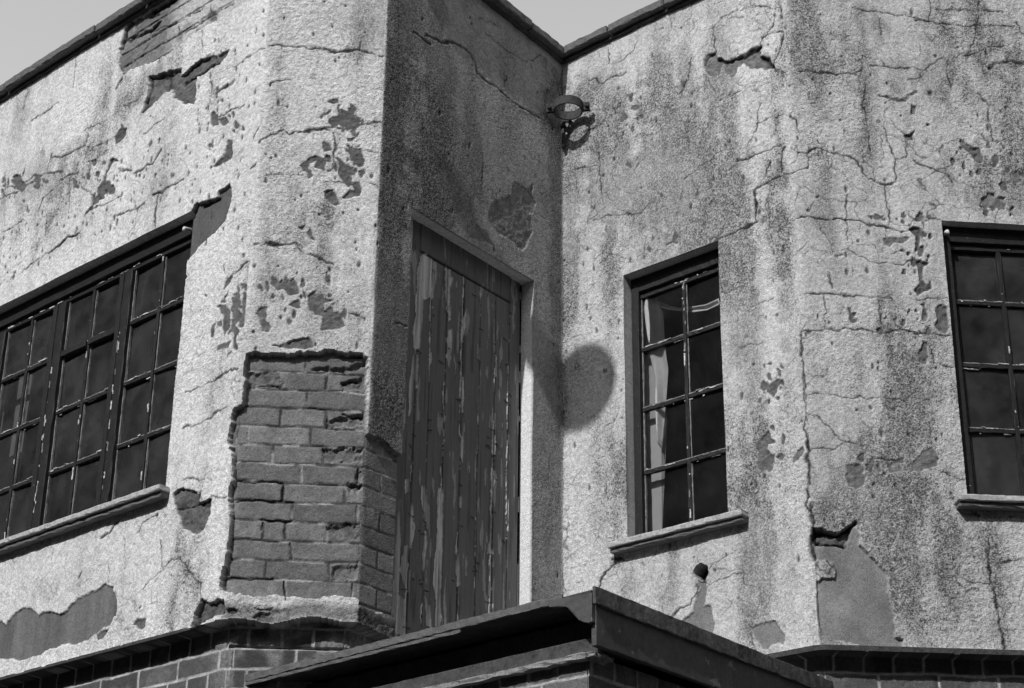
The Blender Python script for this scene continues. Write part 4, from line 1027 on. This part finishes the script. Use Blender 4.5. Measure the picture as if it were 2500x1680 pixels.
# ------------------------------------------------------------------ windows
def flakes(mb, P, u0, u1, z, k, n, mi, ver=False):
    """ragged bits of old putty and paint still clinging to a bar"""
    for _ in range(rnd.randint(0, n * 3)):
        a = rnd.uniform(u0, u1); ln = rnd.choice((.006, .010, .018, .035, .05)) * rnd.uniform(.7, 1.2); h = rnd.uniform(.0022, .0058)
        m_ = mi if rnd.random() < .45 else (2 if mi == 1 and rnd.random() < .6 else mi)
        q = z + rnd.uniform(-.006, .006)
        if ver:
            mb.box(P, q - h * .6, q + h * .6, a, a + ln, k - .001, k + rnd.uniform(.001, .003), mi=m_, jit=.0014, cuts=3)
        else:
            mb.box(P, a, a + ln, q - h * .5, q + h * .5, k - .001, k + rnd.uniform(.001, .003), mi=m_, jit=.0014, cuts=3)


def window(name, w, jambs, mulls, vbars, hbars, zbot, ztop, k, glass, label, transom=()):
    """jambs: (u0,u1) outer frame; mulls: (u0,u1) solid posts; vbars, hbars: centre lines of the thin bars"""
    P = PL[w]; u0, u1 = jambs
    fr = MB()
    fw = .040
    fr.box(P, u0, u0 + fw, zbot, ztop, k - .03, k + .022, bev=.003, cuts=24, jit=.0008)
    fr.box(P, u1 - fw, u1, zbot, ztop, k - .03, k + .022, bev=.003, cuts=24, jit=.0008)
    fr.box(P, u0 + fw, u1 - fw, ztop - .075, ztop, k - .03, k + .020, bev=.003, cuts=24, jit=.0008)
    fr.box(P, u0 + fw, u1 - fw, ztop - .105, ztop - .0752, k - .03, k + .004, bev=.002, cuts=20, jit=.001)
    fr.box(P, u0 + fw, u1 - fw, zbot, zbot + .045, k - .03, k + .012, bev=.003, cuts=20, jit=.0008)
    for a, b in mulls:
        fr.box(P, a, b, zbot + .045, ztop - .105, k - .03, k + .018, bev=.004, cuts=24, jit=.0016)
        fr.box(P, a + (b - a) * .30, a + (b - a) * .42, zbot + .045, ztop - .105, k + .018, k + .022, bev=.001, cuts=24, jit=.0006)
    flakes(fr, P, u0 + .05, u1 - .05, ztop - .09, k + .005, int((u1 - u0) * 5), 1)
    for a, b in mulls:
        flakes(fr, P, zbot + .06, zbot + .9, (a + b) / 2, k + .018, 7, 1, True)
    frame = fr.build('window', [M['black_paint'], M['paint_flake'], M['putty']], BLD)
    tag(frame, label)
    # bars
    edges = [u0 + fw] + [x for ab in mulls for x in ab] + [u1 - fw]
    lights = [(edges[i], edges[i + 1]) for i in range(0, len(edges), 2)]
    bb = MB()
    zz0, zz1 = zbot + .045, ztop - .105
    for (a, b) in lights:
        vs = [v for v in vbars if a < v < b]
        for v in vs:
            bb.box(P, v - .009, v + .009, zz0, zz1, k - .016, k + .004, bev=.002, cuts=30, jit=.0009)
            bb.box(P, v + .0092, v + .0135, zz0, zz1, k - .012, k - .004, mi=2, cuts=40, jit=.0012)
            flakes(bb, P, zz0, zz1, v, k + .004, 6, 1, True)
        bb.box(P, a, a + .005, zz0, zz1, k - .012, k - .002, mi=2, cuts=40, jit=.001)
        xs = [a] + vs + [b]
        for h in hbars:
            for i in range(len(xs) - 1):
                g0 = xs[i] + (.009 if i else 0); g1 = xs[i + 1] - (.009 if i < len(xs) - 2 else 0)
                big = .012 if (h, a) in transom else .0
                bb.box(P, g0, g1, h - .010 - big, h + .008, k - .016, k + .002 + big, bev=.002, cuts=10, jit=.0012)
                bb.box(P, g0, g1, h + .0082, h + .0125, k - .012, k + .001, mi=2, cuts=14, jit=.0013)
                flakes(bb, P, g0, g1, h + .009, k + .003, 2, 1)
                flakes(bb, P, g0, g1, h - .012, k - .004, 1, 1)
    bb.build('glazing_bar', [M['black_paint'], M['paint_flake'], M['putty']], frame)
    # panes, each puttied in at a slightly different angle
    gl = MB()
    hz = [zz0] + list(hbars) + [zz1]
    for (a, b) in lights:
        xs = [a] + [v for v in vbars if a < v < b] + [b]
        for i in range(len(xs) - 1):
            for q in range(len(hz) - 1):
                t1, t2 = rnd.uniform(-.004, .004), rnd.uniform(-.005, .005)
                vv = [gl.bm.verts.new(P.at(x, zq, k - .012 + t1 * sx + t2 * sz)) for x, zq, sx, sz in
                      ((xs[i], hz[q], -1, -1), (xs[i + 1], hz[q], 1, -1), (xs[i + 1], hz[q + 1], 1, 1), (xs[i], hz[q + 1], -1, 1))]
                gl.bm.faces.new(vv)
    gl.recalc = False
    gl.build('pane', glass, frame)
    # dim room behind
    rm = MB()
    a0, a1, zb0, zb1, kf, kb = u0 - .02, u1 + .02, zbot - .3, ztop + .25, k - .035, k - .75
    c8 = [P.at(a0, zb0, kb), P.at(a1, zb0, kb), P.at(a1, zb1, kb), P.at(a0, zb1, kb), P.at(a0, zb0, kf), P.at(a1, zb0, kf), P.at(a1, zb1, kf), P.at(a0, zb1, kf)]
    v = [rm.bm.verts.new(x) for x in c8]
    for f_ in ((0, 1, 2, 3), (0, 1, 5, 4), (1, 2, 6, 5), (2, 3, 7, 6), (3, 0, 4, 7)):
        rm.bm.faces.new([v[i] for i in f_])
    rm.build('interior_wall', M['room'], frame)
    return frame


def sill(w, u0, u1, z, k1, label):
    P = PL[w]; mb = MB()
    n = int((u1 - u0) / .03)
    mb.box(P, u0, u1, z - .026, z, -.07, k1, bev=.005, cuts=n, jit=.0016)
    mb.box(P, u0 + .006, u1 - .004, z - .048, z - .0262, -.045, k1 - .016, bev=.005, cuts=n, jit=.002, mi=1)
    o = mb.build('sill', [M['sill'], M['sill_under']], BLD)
    tag(o, label)


wL = window('window', 'L', (-1.365, .667), [(-.875, -.786), (-.392, -.292), (.112, .202)], [-1.107, -.582, -.096, .402],
            [2.646, 2.946, 3.247], 2.318, 3.622, -.066, M['glass'], 'long window of many dark panes in peeling black frames', transom={(3.247, -.292)})
wR = window('window', 'R', (.363, .885), [], [.645], [2.640, 2.950, 3.253], 2.30, 3.624, -.080, M['glass_clean'], 'narrow window two panes wide with a pale curtain behind it')
wQ = window('window', 'Q', (.668, 1.60), [(1.14, 1.20)], [.930, 1.40], [2.650, 2.953, 3.256], 2.31, 3.620, -.062, M['glass'], 'window whose frame is dark and whose right side runs out of view')
sill('L', -1.43, .687, 2.324, .055, 'long rendered sill with its pale front edge lit')
sill('R', .290, .985, 2.294, .06, 'short rendered sill under the narrow window')
sill('Q', .602, 1.68, 2.310, .06, 'rendered sill under the window at the right edge')
# small rusty stays by the window heads
for w, u, z in (('L', .612, 3.557), ('Q', .685, 3.575)):
    mb = MB(); P = PL[w]
    mb.tube([P.at(u, z, -.06), P.at(u, z + .004, -.03), P.at(u, z - .004, -.005), P.at(u + .002, z - .018, .0)], [.007, .008, .010, .007], 8)
    mb.build('hinge', M['paint_flake'], BLD, True)

# ------------------------------------------------------------------ parapet coping stones
def copings(w, joints, ua, ub):
    P = PL[w]
    xs = [ua] + [j for j in joints if ua < j < ub] + [ub]
    for i in range(len(xs) - 1):
        a, b = xs[i] + .004, xs[i + 1] - .004
        mb = MB()
        dzj = rnd.uniform(-.004, .004) - (.058 if w == 'L' else 0); kj = rnd.uniform(-.004, .004)
        t0 = a if i else a - .004; t1 = b if i < len(xs) - 2 else b + .004
        # mitred ends at the corners of the plan
        e0 = mit.get((w, 0), 0) if i == 0 else 0; e1 = mit.get((w, 1), 0) if i == len(xs) - 2 else 0
        kf, kb = .045 + kj, -.20
        n = max(2, int((b - a) / .03))
        mb.prism([P.at(t0 + e0 * kb, 4.992 + dzj, kb), P.at(t1 + e1 * kb, 4.992 + dzj, kb), P.at(t1 + e1 * kb, 5.045 + dzj, kb), P.at(t0 + e0 * kb, 5.045 + dzj, kb),
                  P.at(t0 + e0 * kf, 4.992 + dzj, kf), P.at(t1 + e1 * kf, 4.992 + dzj, kf), P.at(t1 + e1 * kf, 5.036 + dzj, kf), P.at(t0 + e0 * kf, 5.036 + dzj, kf)],
                 bev=.006, cuts=n, jit=.0022)
        mb.build('coping_stone', M['coping'], BLD)


h_lc = math.tan(math.radians(22)); h_cd = math.tan(math.radians(23)); h_dr = 1.0; h_rq = math.tan(math.radians(22))
mit = {('L', 1): h_lc, ('C', 0): -h_lc, ('C', 1): h_cd, ('D', 0): -h_cd, ('D', 1): -h_dr, ('R', 0): h_dr, ('R', 1): h_rq, ('Q', 0): -h_rq}
cj = lambda w, pts: sorted(PL[w].off(.045).hit(*p)[0] for p in pts)
jl = cj('L', [(8, 226), (230, 80), (346, 4)])
step = jl[1] - jl[0]
copings('L', [jl[0] - 2 * step, jl[0] - step] + jl + [jl[2] + .45, ], -2.6, UL1)
copings('C', [], UC0, UC1)
jd = cj('D', [(1300, 73)])
copings('D', [jd[0] - .5, jd[0]], UD0, 0)
jr = cj('R', [(1482, 92), (1618, 19)])
copings('R', jr + [jr[1] + .36], 0, UR1)
copings('Q', [.36, .72, 1.08, 1.44, 1.8, 2.16], UQ0, 2.6)
# tar bead under the copings and the flat roof behind the parapet
mb = MB()
for w, a, b in (('L', -2.6, UL1), ('C', UC0, UC1), ('D', UD0, 0), ('R', 0, UR1), ('Q', UQ0, 2.6)):
    e0 = mit.get((w, 0), 0); e1 = mit.get((w, 1), 0); P = PL[w]; kf, kb = .014, -.03; dl = -.058 if w == 'L' else 0
    n = max(2, int((b - a) / .03))
    mb.prism([P.at(a + e0 * kb, 4.972 + dl, kb), P.at(b + e1 * kb, 4.972 + dl, kb), P.at(b + e1 * kb, 4.991 + dl, kb), P.at(a + e0 * kb, 4.991 + dl, kb),
              P.at(a + e0 * kf, 4.972 + dl, kf), P.at(b + e1 * kf, 4.972 + dl, kf), P.at(b + e1 * kf, 4.991 + dl, kf), P.at(a + e0 * kf, 4.991 + dl, kf)], cuts=n, jit=.003)
mb.build('damp_course', M['beam'], BLD)
fp = [PL['L'].at(-3.4, 4.9, -.12), PL['L'].at(UL1, 4.9, -.12), PL['C'].at(UC1, 4.9, -.12), PL['R'].at(0, 4.9, -.12), PL['R'].at(UR1, 4.9, -.12), PL['Q'].at(3.2, 4.9, -.12), (4.6, 13, 4.9 + ZO), (-4.6, 13, 4.9 + ZO)]
bm = bmesh.new(); vs = [bm.verts.new(p) for p in fp]; vs2 = [bm.verts.new((p[0], p[1], p[2] - .15)) for p in fp]
bm.faces.new(vs); bm.faces.new(vs2[::-1])
for i in range(len(vs)):
    bm.faces.new((vs[i], vs[(i + 1) % len(vs)], vs2[(i + 1) % len(vs)], vs2[i]))
bmesh.ops.triangulate(bm, faces=[f for f in bm.faces if len(f.verts) > 4])
rb = MB(); rb.bm.free(); rb.bm = bm
rb.build('roof', M['roof'], BLD)
# side and rear walls of the building
mb = MB()
a = PL['L'].at(-3.4, 0, -.02); b = PL['Q'].at(3.2, 0, -.02)
for (p, q) in ((a, (-4.7, 13.1)), ((-4.7, 13.1), (4.7, 13.1)), ((4.7, 13.1), b)):
    d = Vector((q[0] - p[0], q[1] - p[1], 0)).normalized(); nn = Vector((-d.y, d.x, 0)) * .1
    mb.prism([(p[0] - nn.x, p[1] - nn.y, 0), (q[0] - nn.x, q[1] - nn.y, 0), (q[0] + nn.x, q[1] + nn.y, 0), (p[0] + nn.x, p[1] + nn.y, 0),
              (p[0] - nn.x, p[1] - nn.y, 6.55), (q[0] - nn.x, q[1] - nn.y, 6.55), (q[0] + nn.x, q[1] + nn.y, 6.55), (p[0] + nn.x, p[1] + nn.y, 6.55)])
mb.build('wall', rough_material('rear_render', .4, .6, 20), BLD)

# ------------------------------------------------------------------ porch with rotten fascia in the angle
PO = empty('porch')
tag(PO, 'brick porch with flat felt roof and dark fascia below the boarded door', 'porch')
corner = (.089, 4.786)
PF = Plane(corner, 128)                # left face, u runs from negative (left, far) to 0 at the corner
PR = Plane(corner, 38)                 # right face seen with u from 0 at the corner to positive (far right)
LEN = 1.53
LF = 1.98
SAG = .030


def pbox(mb, P, u0, u1, z0, z1, k0, k1, s0=0., s1=0., **kw):
    mb.prism([P.at(u0, z0 - s0, k0), P.at(u1, z0 - s1, k0), P.at(u1, z1 - s1, k0), P.at(u0, z1 - s0, k0),
              P.at(u0, z0 - s0, k1), P.at(u1, z0 - s1, k1), P.at(u1, z1 - s1, k1), P.at(u0, z1 - s0, k1)], **kw)


# roof deck: a slab that follows the sag along the left edge
mb = MB()
zt = 1.520
mb.prism([PF.at(-LF, zt - .017 - SAG, 0), PF.at(0, zt - .017, 0), PR.at(LEN - .035, zt - .017, 0), PF.at(-LF, zt - .017 - SAG, -LEN + .02),
          PF.at(-LF, zt - SAG, 0), PF.at(0, zt, 0), PR.at(LEN - .035, zt, 0), PF.at(-LF, zt - SAG, -LEN + .02)], bev=.004)
deck = mb.build('roof', M['beam'], PO)
mb = MB()
mb.prism([PF.at(-LF, zt - SAG + .0005, -.004), PF.at(0, zt + .0005, -.004), PR.at(LEN - .035, zt + .0005, 0), PF.at(-LF, zt - SAG + .0005, -LEN + .02),
          PF.at(-LF, zt - SAG + .004, -.004), PF.at(0, zt + .004, -.004), PR.at(LEN - .035, zt + .004, 0), PF.at(-LF, zt - SAG + .004, -LEN + .02)])
mb.build('felt', M['felt'], deck)
mb = MB()
pbox(mb, PF, -LF, -.11, zt - .020, zt + .007, .001, .009, SAG, 0, cuts=90, jit=.0017, bev=.002)
pbox(mb, PF, -LF, -.55, zt - .034, zt - .0205, .0005, .006, SAG, SAG * .28, cuts=50, jit=.0018, bev=.002)
mb.build('drip_edge', M['felt'], PO)
# right fascia board, wrapping 11 cm round the corner
mb = MB()
pbox(mb, PR, 0, LEN, 1.335, zt - .012, .0, .022, bev=.004, cuts=40, jit=.0008)
blk = surv(PF.off(.018), 'Y5', [(1425,958),(1424,1142),(1400,1150),(1372,1146),(1340,1132),(1318,1095),(1290,1062),(1262,1048),(1215,1040),(1150,1050),(1150,1005),(1300,985)])
f0 = [mb.bm.verts.new(PF.at(u, z, .018)) for u, z in blk]; f1 = [mb.bm.verts.new(PF.at(u, z, -.012)) for u, z in blk]
fa = [mb.bm.faces.new(f0), mb.bm.faces.new(f1[::-1])]
for q_ in range(len(blk)):
    mb.bm.faces.new((f0[q_], f0[(q_ + 1) % len(blk)], f1[(q_ + 1) % len(blk)], f1[q_]))
bmesh.ops.triangulate(mb.bm, faces=fa)
fo = mb.build('fascia', M['fascia'], PO)
mb = MB()
pbox(mb, PR, -.022, LEN, zt - .055, zt + .006, .0225, .034, bev=.004, cuts=50, jit=.0016)
mb.build('trim', M['fascia_top'], fo)
# left side: fascia gone, beam and ledge left
mb = MB()
pbox(mb, PF, -LF, -.02, 1.36, zt - .03, -.36, -.150, SAG, 0, bev=.01, cuts=60, jit=.003)
pbox(mb, PF, -LF, -.012, 1.328, 1.384, -.13, -.050, SAG, 0, bev=.004, cuts=50, jit=.001)
mb.build('beam', M['beam'], PO)
mb = MB()
pbox(mb, PF, -LF, -.035, 1.308, 1.3275, -.13, -.014, SAG, 0, bev=.004, cuts=60, jit=.0026)
pbox(mb, PF, -.034, -.004, 1.314, 1.326, -.13, -.022, bev=.003, cuts=4, jit=.004)
mb.build('ledge', M['ledge'], PO)
# brick walls of the porch
for P, ua, ub, nm in ((PF, -LF, -.045, 0), (PR, .045, LEN + .1, 1)):
    uu = arr([(ua, ub, .004)]); zz = arr([(-1.6, .9, .06), (.9, 1.33, .004)])
    U, ZZ = np.meshgrid(uu, zz)
    j, r1, r2 = bricks('X', U + (0 if nm else 0), ZZ, 1.264 - 41 * BP, 'english', 700 + nm)
    g = fbm(U * 60 + 5 * nm, ZZ * 60, 705, 3)
    wn = ss(fbm(U * 9 + nm * 7, ZZ * 9, 707, 3), .52, .64) * .6
    Hh = -.048 - j * .003 + (r1 - .5) * .003 + (g - .5) * .003
    ab = (.085 + .06 * r2) * (.8 + .4 * g); ab = ab * (1 - wn) + .16 * wn; ab = ab * (1 - j) + .38 * (.6 + .6 * g) * j
    q = np.empty(U.shape + (3,))
    for ax in range(2):
        q[..., ax] = P.o[ax] + P.d[ax] * U + P.n[ax] * Hh
    q[..., 2] = ZZ + ZO
    R2_, C2_ = np.meshgrid(np.arange(len(zz) - 1), np.arange(len(uu) - 1), indexing='ij')
    n2 = len(uu); R2_ = R2_.ravel(); C2_ = C2_.ravel()
    qq = np.stack([R2_ * n2 + C2_, R2_ * n2 + C2_ + 1, (R2_ + 1) * n2 + C2_ + 1, (R2_ + 1) * n2 + C2_], 1)
    big_mesh('wall', q.reshape(-1, 3), qq, np.stack([ab, .1 + 0 * ab, .3 + 0 * ab], -1).reshape(-1, 3), M['render'], PO)
# flaps of torn felt near the door foot and corner drip
for (u, k, s) in ((-1.17, -.05, 1.0), (-.7, -.03, .5)):
    mb = MB()
    n = 14; top = []; bot = []
    for i in range(n + 1):
        t = i / n; h = .035 * s * math.sin(math.pi * t) ** .7 * (1 + .15 * rnd.uniform(-1, 1))
        c_ = PF.at(u + .11 * s * t, zt - SAG * .7 + .001, k); top.append(mb.bm.verts.new((c_[0], c_[1], c_[2] + h)))
        d_ = PF.at(u + .11 * s * t, zt - SAG * .7 + .001, k - .1); bot.append(mb.bm.verts.new(d_))
    for i in range(n):
        mb.bm.faces.new((top[i], top[i + 1], bot[i + 1], bot[i]))
    mb.build('felt_flap', M['felt'], PO)

# ------------------------------------------------------------------ rusted downpipe bracket in the inner corner
BR = empty('pipe_bracket')
tag(BR, 'rusty open iron ring bracket for a downpipe high in the inner corner', 'pipe bracket')
cz = 4.606
ctr = Vector((.026, 6.600, cz + ZO)); rad = .066
ex = Vector((math.cos(math.radians(-5)), math.sin(math.radians(-5)), 0)); ey = Vector((-ex.y, ex.x, 0))


def band(a0, a1, name, ears):
    mb = MB(); n = 26; hh = .023; th = .008
    rows = []
    for i in range(n + 1):
        a = a0 + (a1 - a0) * i / n
        d = ex * math.cos(a) + ey * math.sin(a)
        rows.append([mb.bm.verts.new(ctr + d * (rad + dr) + Vector((0, 0, dz))) for dr, dz in ((0, -hh), (th, -hh), (th, hh), (0, hh))])
    for i in range(n):
        for k in range(4):
            mb.bm.faces.new((rows[i][k], rows[i][(k + 1) % 4], rows[i + 1][(k + 1) % 4], rows[i + 1][k]))
    mb.bm.faces.new(rows[0]); mb.bm.faces.new(rows[-1])
    for a, sgn in ears:
        d = ex * math.cos(a); side = ey * sgn
        p0 = ctr + d * (rad - .002) + side * .003; p1 = ctr + d * (rad + .042) + side * .003
        t = side * .006; z = Vector((0, 0, hh))
        mb.prism([p0 - z, p1 - z, p1 + z, p0 + z, p0 + t - z, p1 + t - z, p1 + t + z, p0 + t + z], bev=.002)
    return mb.build(name, M['iron'], BR)


band(math.radians(4), math.radians(176), 'clamp', [(0, 1), (math.pi, 1)])
band(math.radians(184), math.radians(356), 'clamp', [(0, -1), (math.pi, -1)])
for sx in (-1, 1):
    mb = MB(); p = ctr + ex * (sx * (rad + .027))
    mb.tube([p - ey * .024, p + ey * .024], .006, 8); mb.tube([p - ey * .024, p - ey * .014], .012, 6); mb.tube([p + ey * .014, p + ey * .024], .012, 6)
    mb.build('bolt', M['iron'], BR)
mb = MB()
mb.tube([ctr + ey * (rad + .002), ctr + ey * (rad + .05), Vector((.004, 6.70, cz + ZO - .01)), Vector((.0, 6.77, cz + ZO - .015))], [.012, .011, .012, .014], 10)
mb.build('stem', M['iron'], BR, True)
mb = MB()
mb.tube([Vector((.004, 6.715, cz + ZO - .16)), Vector((.004, 6.715, cz + ZO - .05))], .010, 8)
mb.build('stay', M['iron'], BR, True)

# ------------------------------------------------------------------ curtain behind the narrow window
def cloth(name, P, fr, left, right, k, folds, amp, material, sheet=.001):
    """hanging sheet between two traced edges; folds run down it"""
    Lp = surv(P.off(k), fr, left); Rp = surv(P.off(k), fr, right)
    n, mm = 60, 28

    def samp(Q, t):
        s = np.concatenate([[0], np.cumsum(np.linalg.norm(np.diff(Q, axis=0), axis=1))]); s /= s[-1]
        return np.stack([np.interp(t, s, Q[:, 0]), np.interp(t, s, Q[:, 1])], 1)
    ts = np.linspace(0, 1, n + 1); a = samp(Lp, ts); b = samp(Rp, ts)
    mb = MB(); g = []
    for i in range(n + 1):
        row = []
        for q in range(mm + 1):
            f_ = q / mm; u, z = a[i] * (1 - f_) + b[i] * f_
            off = amp * math.sin(folds * math.pi * 2 * f_ + 1.3 * math.sin(3 * ts[i])) * (.5 + .5 * math.sin(math.pi * f_)) + amp * .3 * math.sin(9 * ts[i] + 5 * f_)
            row.append(mb.bm.verts.new(P.at(u, z, k + off)))
        g.append(row)
    for i in range(n):
        for q in range(mm):
            mb.bm.faces.new((g[i][q], g[i][q + 1], g[i + 1][q + 1], g[i + 1][q]))
    r = bmesh.ops.solidify(mb.bm, geom=list(mb.bm.faces), thickness=sheet)
    return mb.build(name, material, None, True)


CU = cloth('curtain', PL['R'], 'Y1', [(395, 690), (385, 800), (410, 960), (430, 1150), (470, 1320), (480, 1568), (490, 1800)], [(470, 700), (530, 830), (548, 1000), (560, 1150), (575, 1260), (560, 1420), (548, 1568), (515, 1900)], -.105, .9, .016, M['cloth'])
tag(CU, 'pale curtain bunched at the left side behind the narrow window', 'curtain')
SW = cloth('curtain_swag', PL['R'], 'Y1', [(400, 690), (520, 750), (580, 775), (650, 790), (760, 780), (860, 765), (960, 715)], [(420, 720), (500, 785), (570, 805), (650, 815), (760, 822), (870, 808), (960, 765)], -.13, 1.0, .006, M['cloth'])
tag(SW, 'loose pale swag of cloth sagging across the top panes of the narrow window', 'curtain')


def panel(name, P, fr, pts, k, th, material, label, cat):
    q = surv(P.off(k), fr, pts); mb = MB()
    f0 = [mb.bm.verts.new(P.at(u, z, k)) for u, z in q]; f1 = [mb.bm.verts.new(P.at(u, z, k - th)) for u, z in q]
    mb.bm.faces.new(f0); mb.bm.faces.new(f1[::-1])
    for i in range(len(q)):
        mb.bm.faces.new((f0[i], f0[(i + 1) % len(q)], f1[(i + 1) % len(q)], f1[i]))
    bmesh.ops.triangulate(mb.bm, faces=[f for f in mb.bm.faces if len(f.verts) > 4])
    o = mb.build(name, material)
    return tag(o, label, cat)


panel('blind', PL['R'], 'V', [(1455, 720), (1478, 735), (1492, 830), (1508, 890), (1520, 960), (1507, 1030), (1508, 1230), (1445, 1260), (1440, 900)], -.135, .01, M['blind'], 'flat grey blind hanging beside the pale curtain in the narrow window', 'blind')
panel('blind', PL['L'], 'P', [(-140, 900), (80, 915), (62, 1040), (40, 1200), (22, 1340), (-140, 1420)], -.16, .01, rough_material('dim_board', .10, .14, 25), 'grey blind edge behind the leftmost panes of the long window', 'blind')

# ------------------------------------------------------------------ unseen globe lamp on thin wires, added and shaped to throw the round shadow
LA = empty('shadow_globe_lamp')
tag(LA, 'unseen globe lamp added on thin wires to throw the round shadow beside the door', 'lamp')
tgt = PL['R'].at(.110, 3.115, 0)
tl = 3.2
gc = Vector((tgt[0] + SDIR[0] * tl, tgt[1] + SDIR[1] * tl, tgt[2] + SDIR[2] * tl))
bm = bmesh.new(); bmesh.ops.create_uvsphere(bm, u_segments=32, v_segments=20, radius=.165)
bmesh.ops.scale(bm, vec=(1.22, 1.0, .98), verts=bm.verts)
bmesh.ops.rotate(bm, verts=bm.verts, cent=(0, 0, 0), matrix=__import__('mathutils').Matrix.Rotation(math.radians(-38), 3, 'Z'))
bmesh.ops.translate(bm, verts=bm.verts, vec=gc)
q = MB(); q.bm.free(); q.bm = bm
q.build('globe', M['lamp_glass'], LA, True)
base = Vector(PL['C'].at(-.30, 5.04, -.12)); top = gc + Vector((0, 0, .17))
mb = MB()
mb.tube([gc + Vector((0, 0, .13)), top], .05, 12)
mb.build('cap', M['iron'], LA, True)
mb = MB()
mb.tube([base - Vector((0, 0, .01)), base + Vector((0, 0, .75))], .02, 10)
mb.tube([base - Vector((0, 0, .01)), base + Vector((0, 0, .02))], .06, 12)
mb.build('post', M['iron'], LA)
mb = MB()
mb.tube([base + Vector((0, 0, .74)), top], .003, 6)
mb.build('wire', M['iron'], LA)
mb = MB()
mb.tube([top, Vector((-3.2, -1.5, 7.6))], .003, 6)
mb.build('wire', M['iron'], LA)
mb = MB()
mb.tube([Vector((-3.2, -1.5, 0)), Vector((-3.2, -1.5, 7.7))], .07, 12)
mb.build('pole', M['iron'], LA)


# ------------------------------------------------------------------ unseen brick houses, added to block the low sky from the front
DARK_BRICK = rough_material('dark_blocker_brick', .05, .11, 14, .95, .6, .006)


def house(label, P, ua, ub, depth, eave, ridge, cols, rows, group):
    """unseen terrace house added to block low sky: P runs along its face, k points out of it"""
    hb = tag(empty('sky_blocker_house'), label, 'house', group)
    ww, wh = 1.1, 1.6
    wu = [ua + (ub - ua) * (i + .5) / cols for i in range(cols)]
    mb = MB(); z = -ZO
    us = [ua] + [v for c_ in wu for v in (c_ - ww / 2, c_ + ww / 2)] + [ub]
    for i in range(0, len(us), 2):
        mb.box(P, us[i], us[i + 1], z, z + eave, -.3, 0)
    for c_ in wu:
        zs = [z] + [v for q_ in rows for v in (z + q_, z + q_ + wh)] + [z + eave]
        for i in range(0, len(zs), 2):
            mb.box(P, c_ - ww / 2, c_ + ww / 2, zs[i], zs[i + 1], -.297, -.003)
    mb.box(P, ua, ub, z, z + eave, -depth, -.8)
    mb.build('wall', DARK_BRICK, hb)
    mb = MB()
    e = z + eave - .1; rz = z + ridge; m_ = -depth / 2
    mb.prism([P.at(ua, e, .3), P.at(ub, e, .3), P.at(ub, e, -depth - .3), P.at(ua, e, -depth - .3),
              P.at(ua, rz, m_ + .1), P.at(ub, rz, m_ + .1), P.at(ub, rz, m_ - .1), P.at(ua, rz, m_ - .1)])
    ro = mb.build('roof', M['felt'], hb)
    mb = MB(); mb.box(P, ua + .2, ua + 1.0, rz - 1.0, rz + .9, m_ - .4, m_ + .4, bev=.02); mb.build('chimney', DARK_BRICK, ro)
    for c_ in wu:
        for q_ in rows:
            a, b, c0, c1 = c_ - ww / 2, c_ + ww / 2, z + q_, z + q_ + wh
            mb = MB()
            mb.box(P, a, b, c0, c0 + .07, -.15, -.08); mb.box(P, a, b, c1 - .07, c1, -.15, -.08)
            mb.box(P, a, a + .07, c0 + .07, c1 - .07, -.15, -.08); mb.box(P, b - .07, b, c0 + .07, c1 - .07, -.15, -.08)
            mb.box(P, a + .07, b - .07, (c0 + c1) / 2 - .025, (c0 + c1) / 2 + .025, -.15, -.08)
            fr_ = mb.build('window', M['sill_under'], hb)
            mb = MB(); mb.box(P, a + .06, b - .06, c0 + .06, c1 - .06, -.125, -.12); mb.build('pane', M['glass_clean'], fr_)


HP = Plane((5.9, -12.6), 0)
HP.n = (-1.0, 0.0)
house('unseen tall dark brick house added close on the right to block the low sky', HP, 0, 17.6, 6.0, 11.0, 14.0, 4, [1.0, 4.2, 7.4], 'added sky-blocking houses')
HQ = Plane((-14, -6.5), 90)
HQ.n = (0.0, 1.0)
for i_, lb in enumerate(('unseen dark brick house added behind the camera to block low sky, left end of its row', 'unseen dark brick house added behind the camera to block low sky, middle of its row', 'unseen dark brick house added behind the camera to block low sky, right end of its row')):
    house(lb, HQ, i_ * 7.0, i_ * 7.0 + 6.98, 7.0, 10.4, 14.0, 2, [1.0, 4.2, 7.2], 'added sky-blocking houses')
HL = Plane((-8.5, -2.5), 0)
HL.n = (1.0, 0.0)
house('unseen dark brick house added on the left to block the low sky', HL, 0, 11.5, 6.0, 10.0, 13.0, 3, [1.0, 4.2, 7.2], 'added sky-blocking houses')
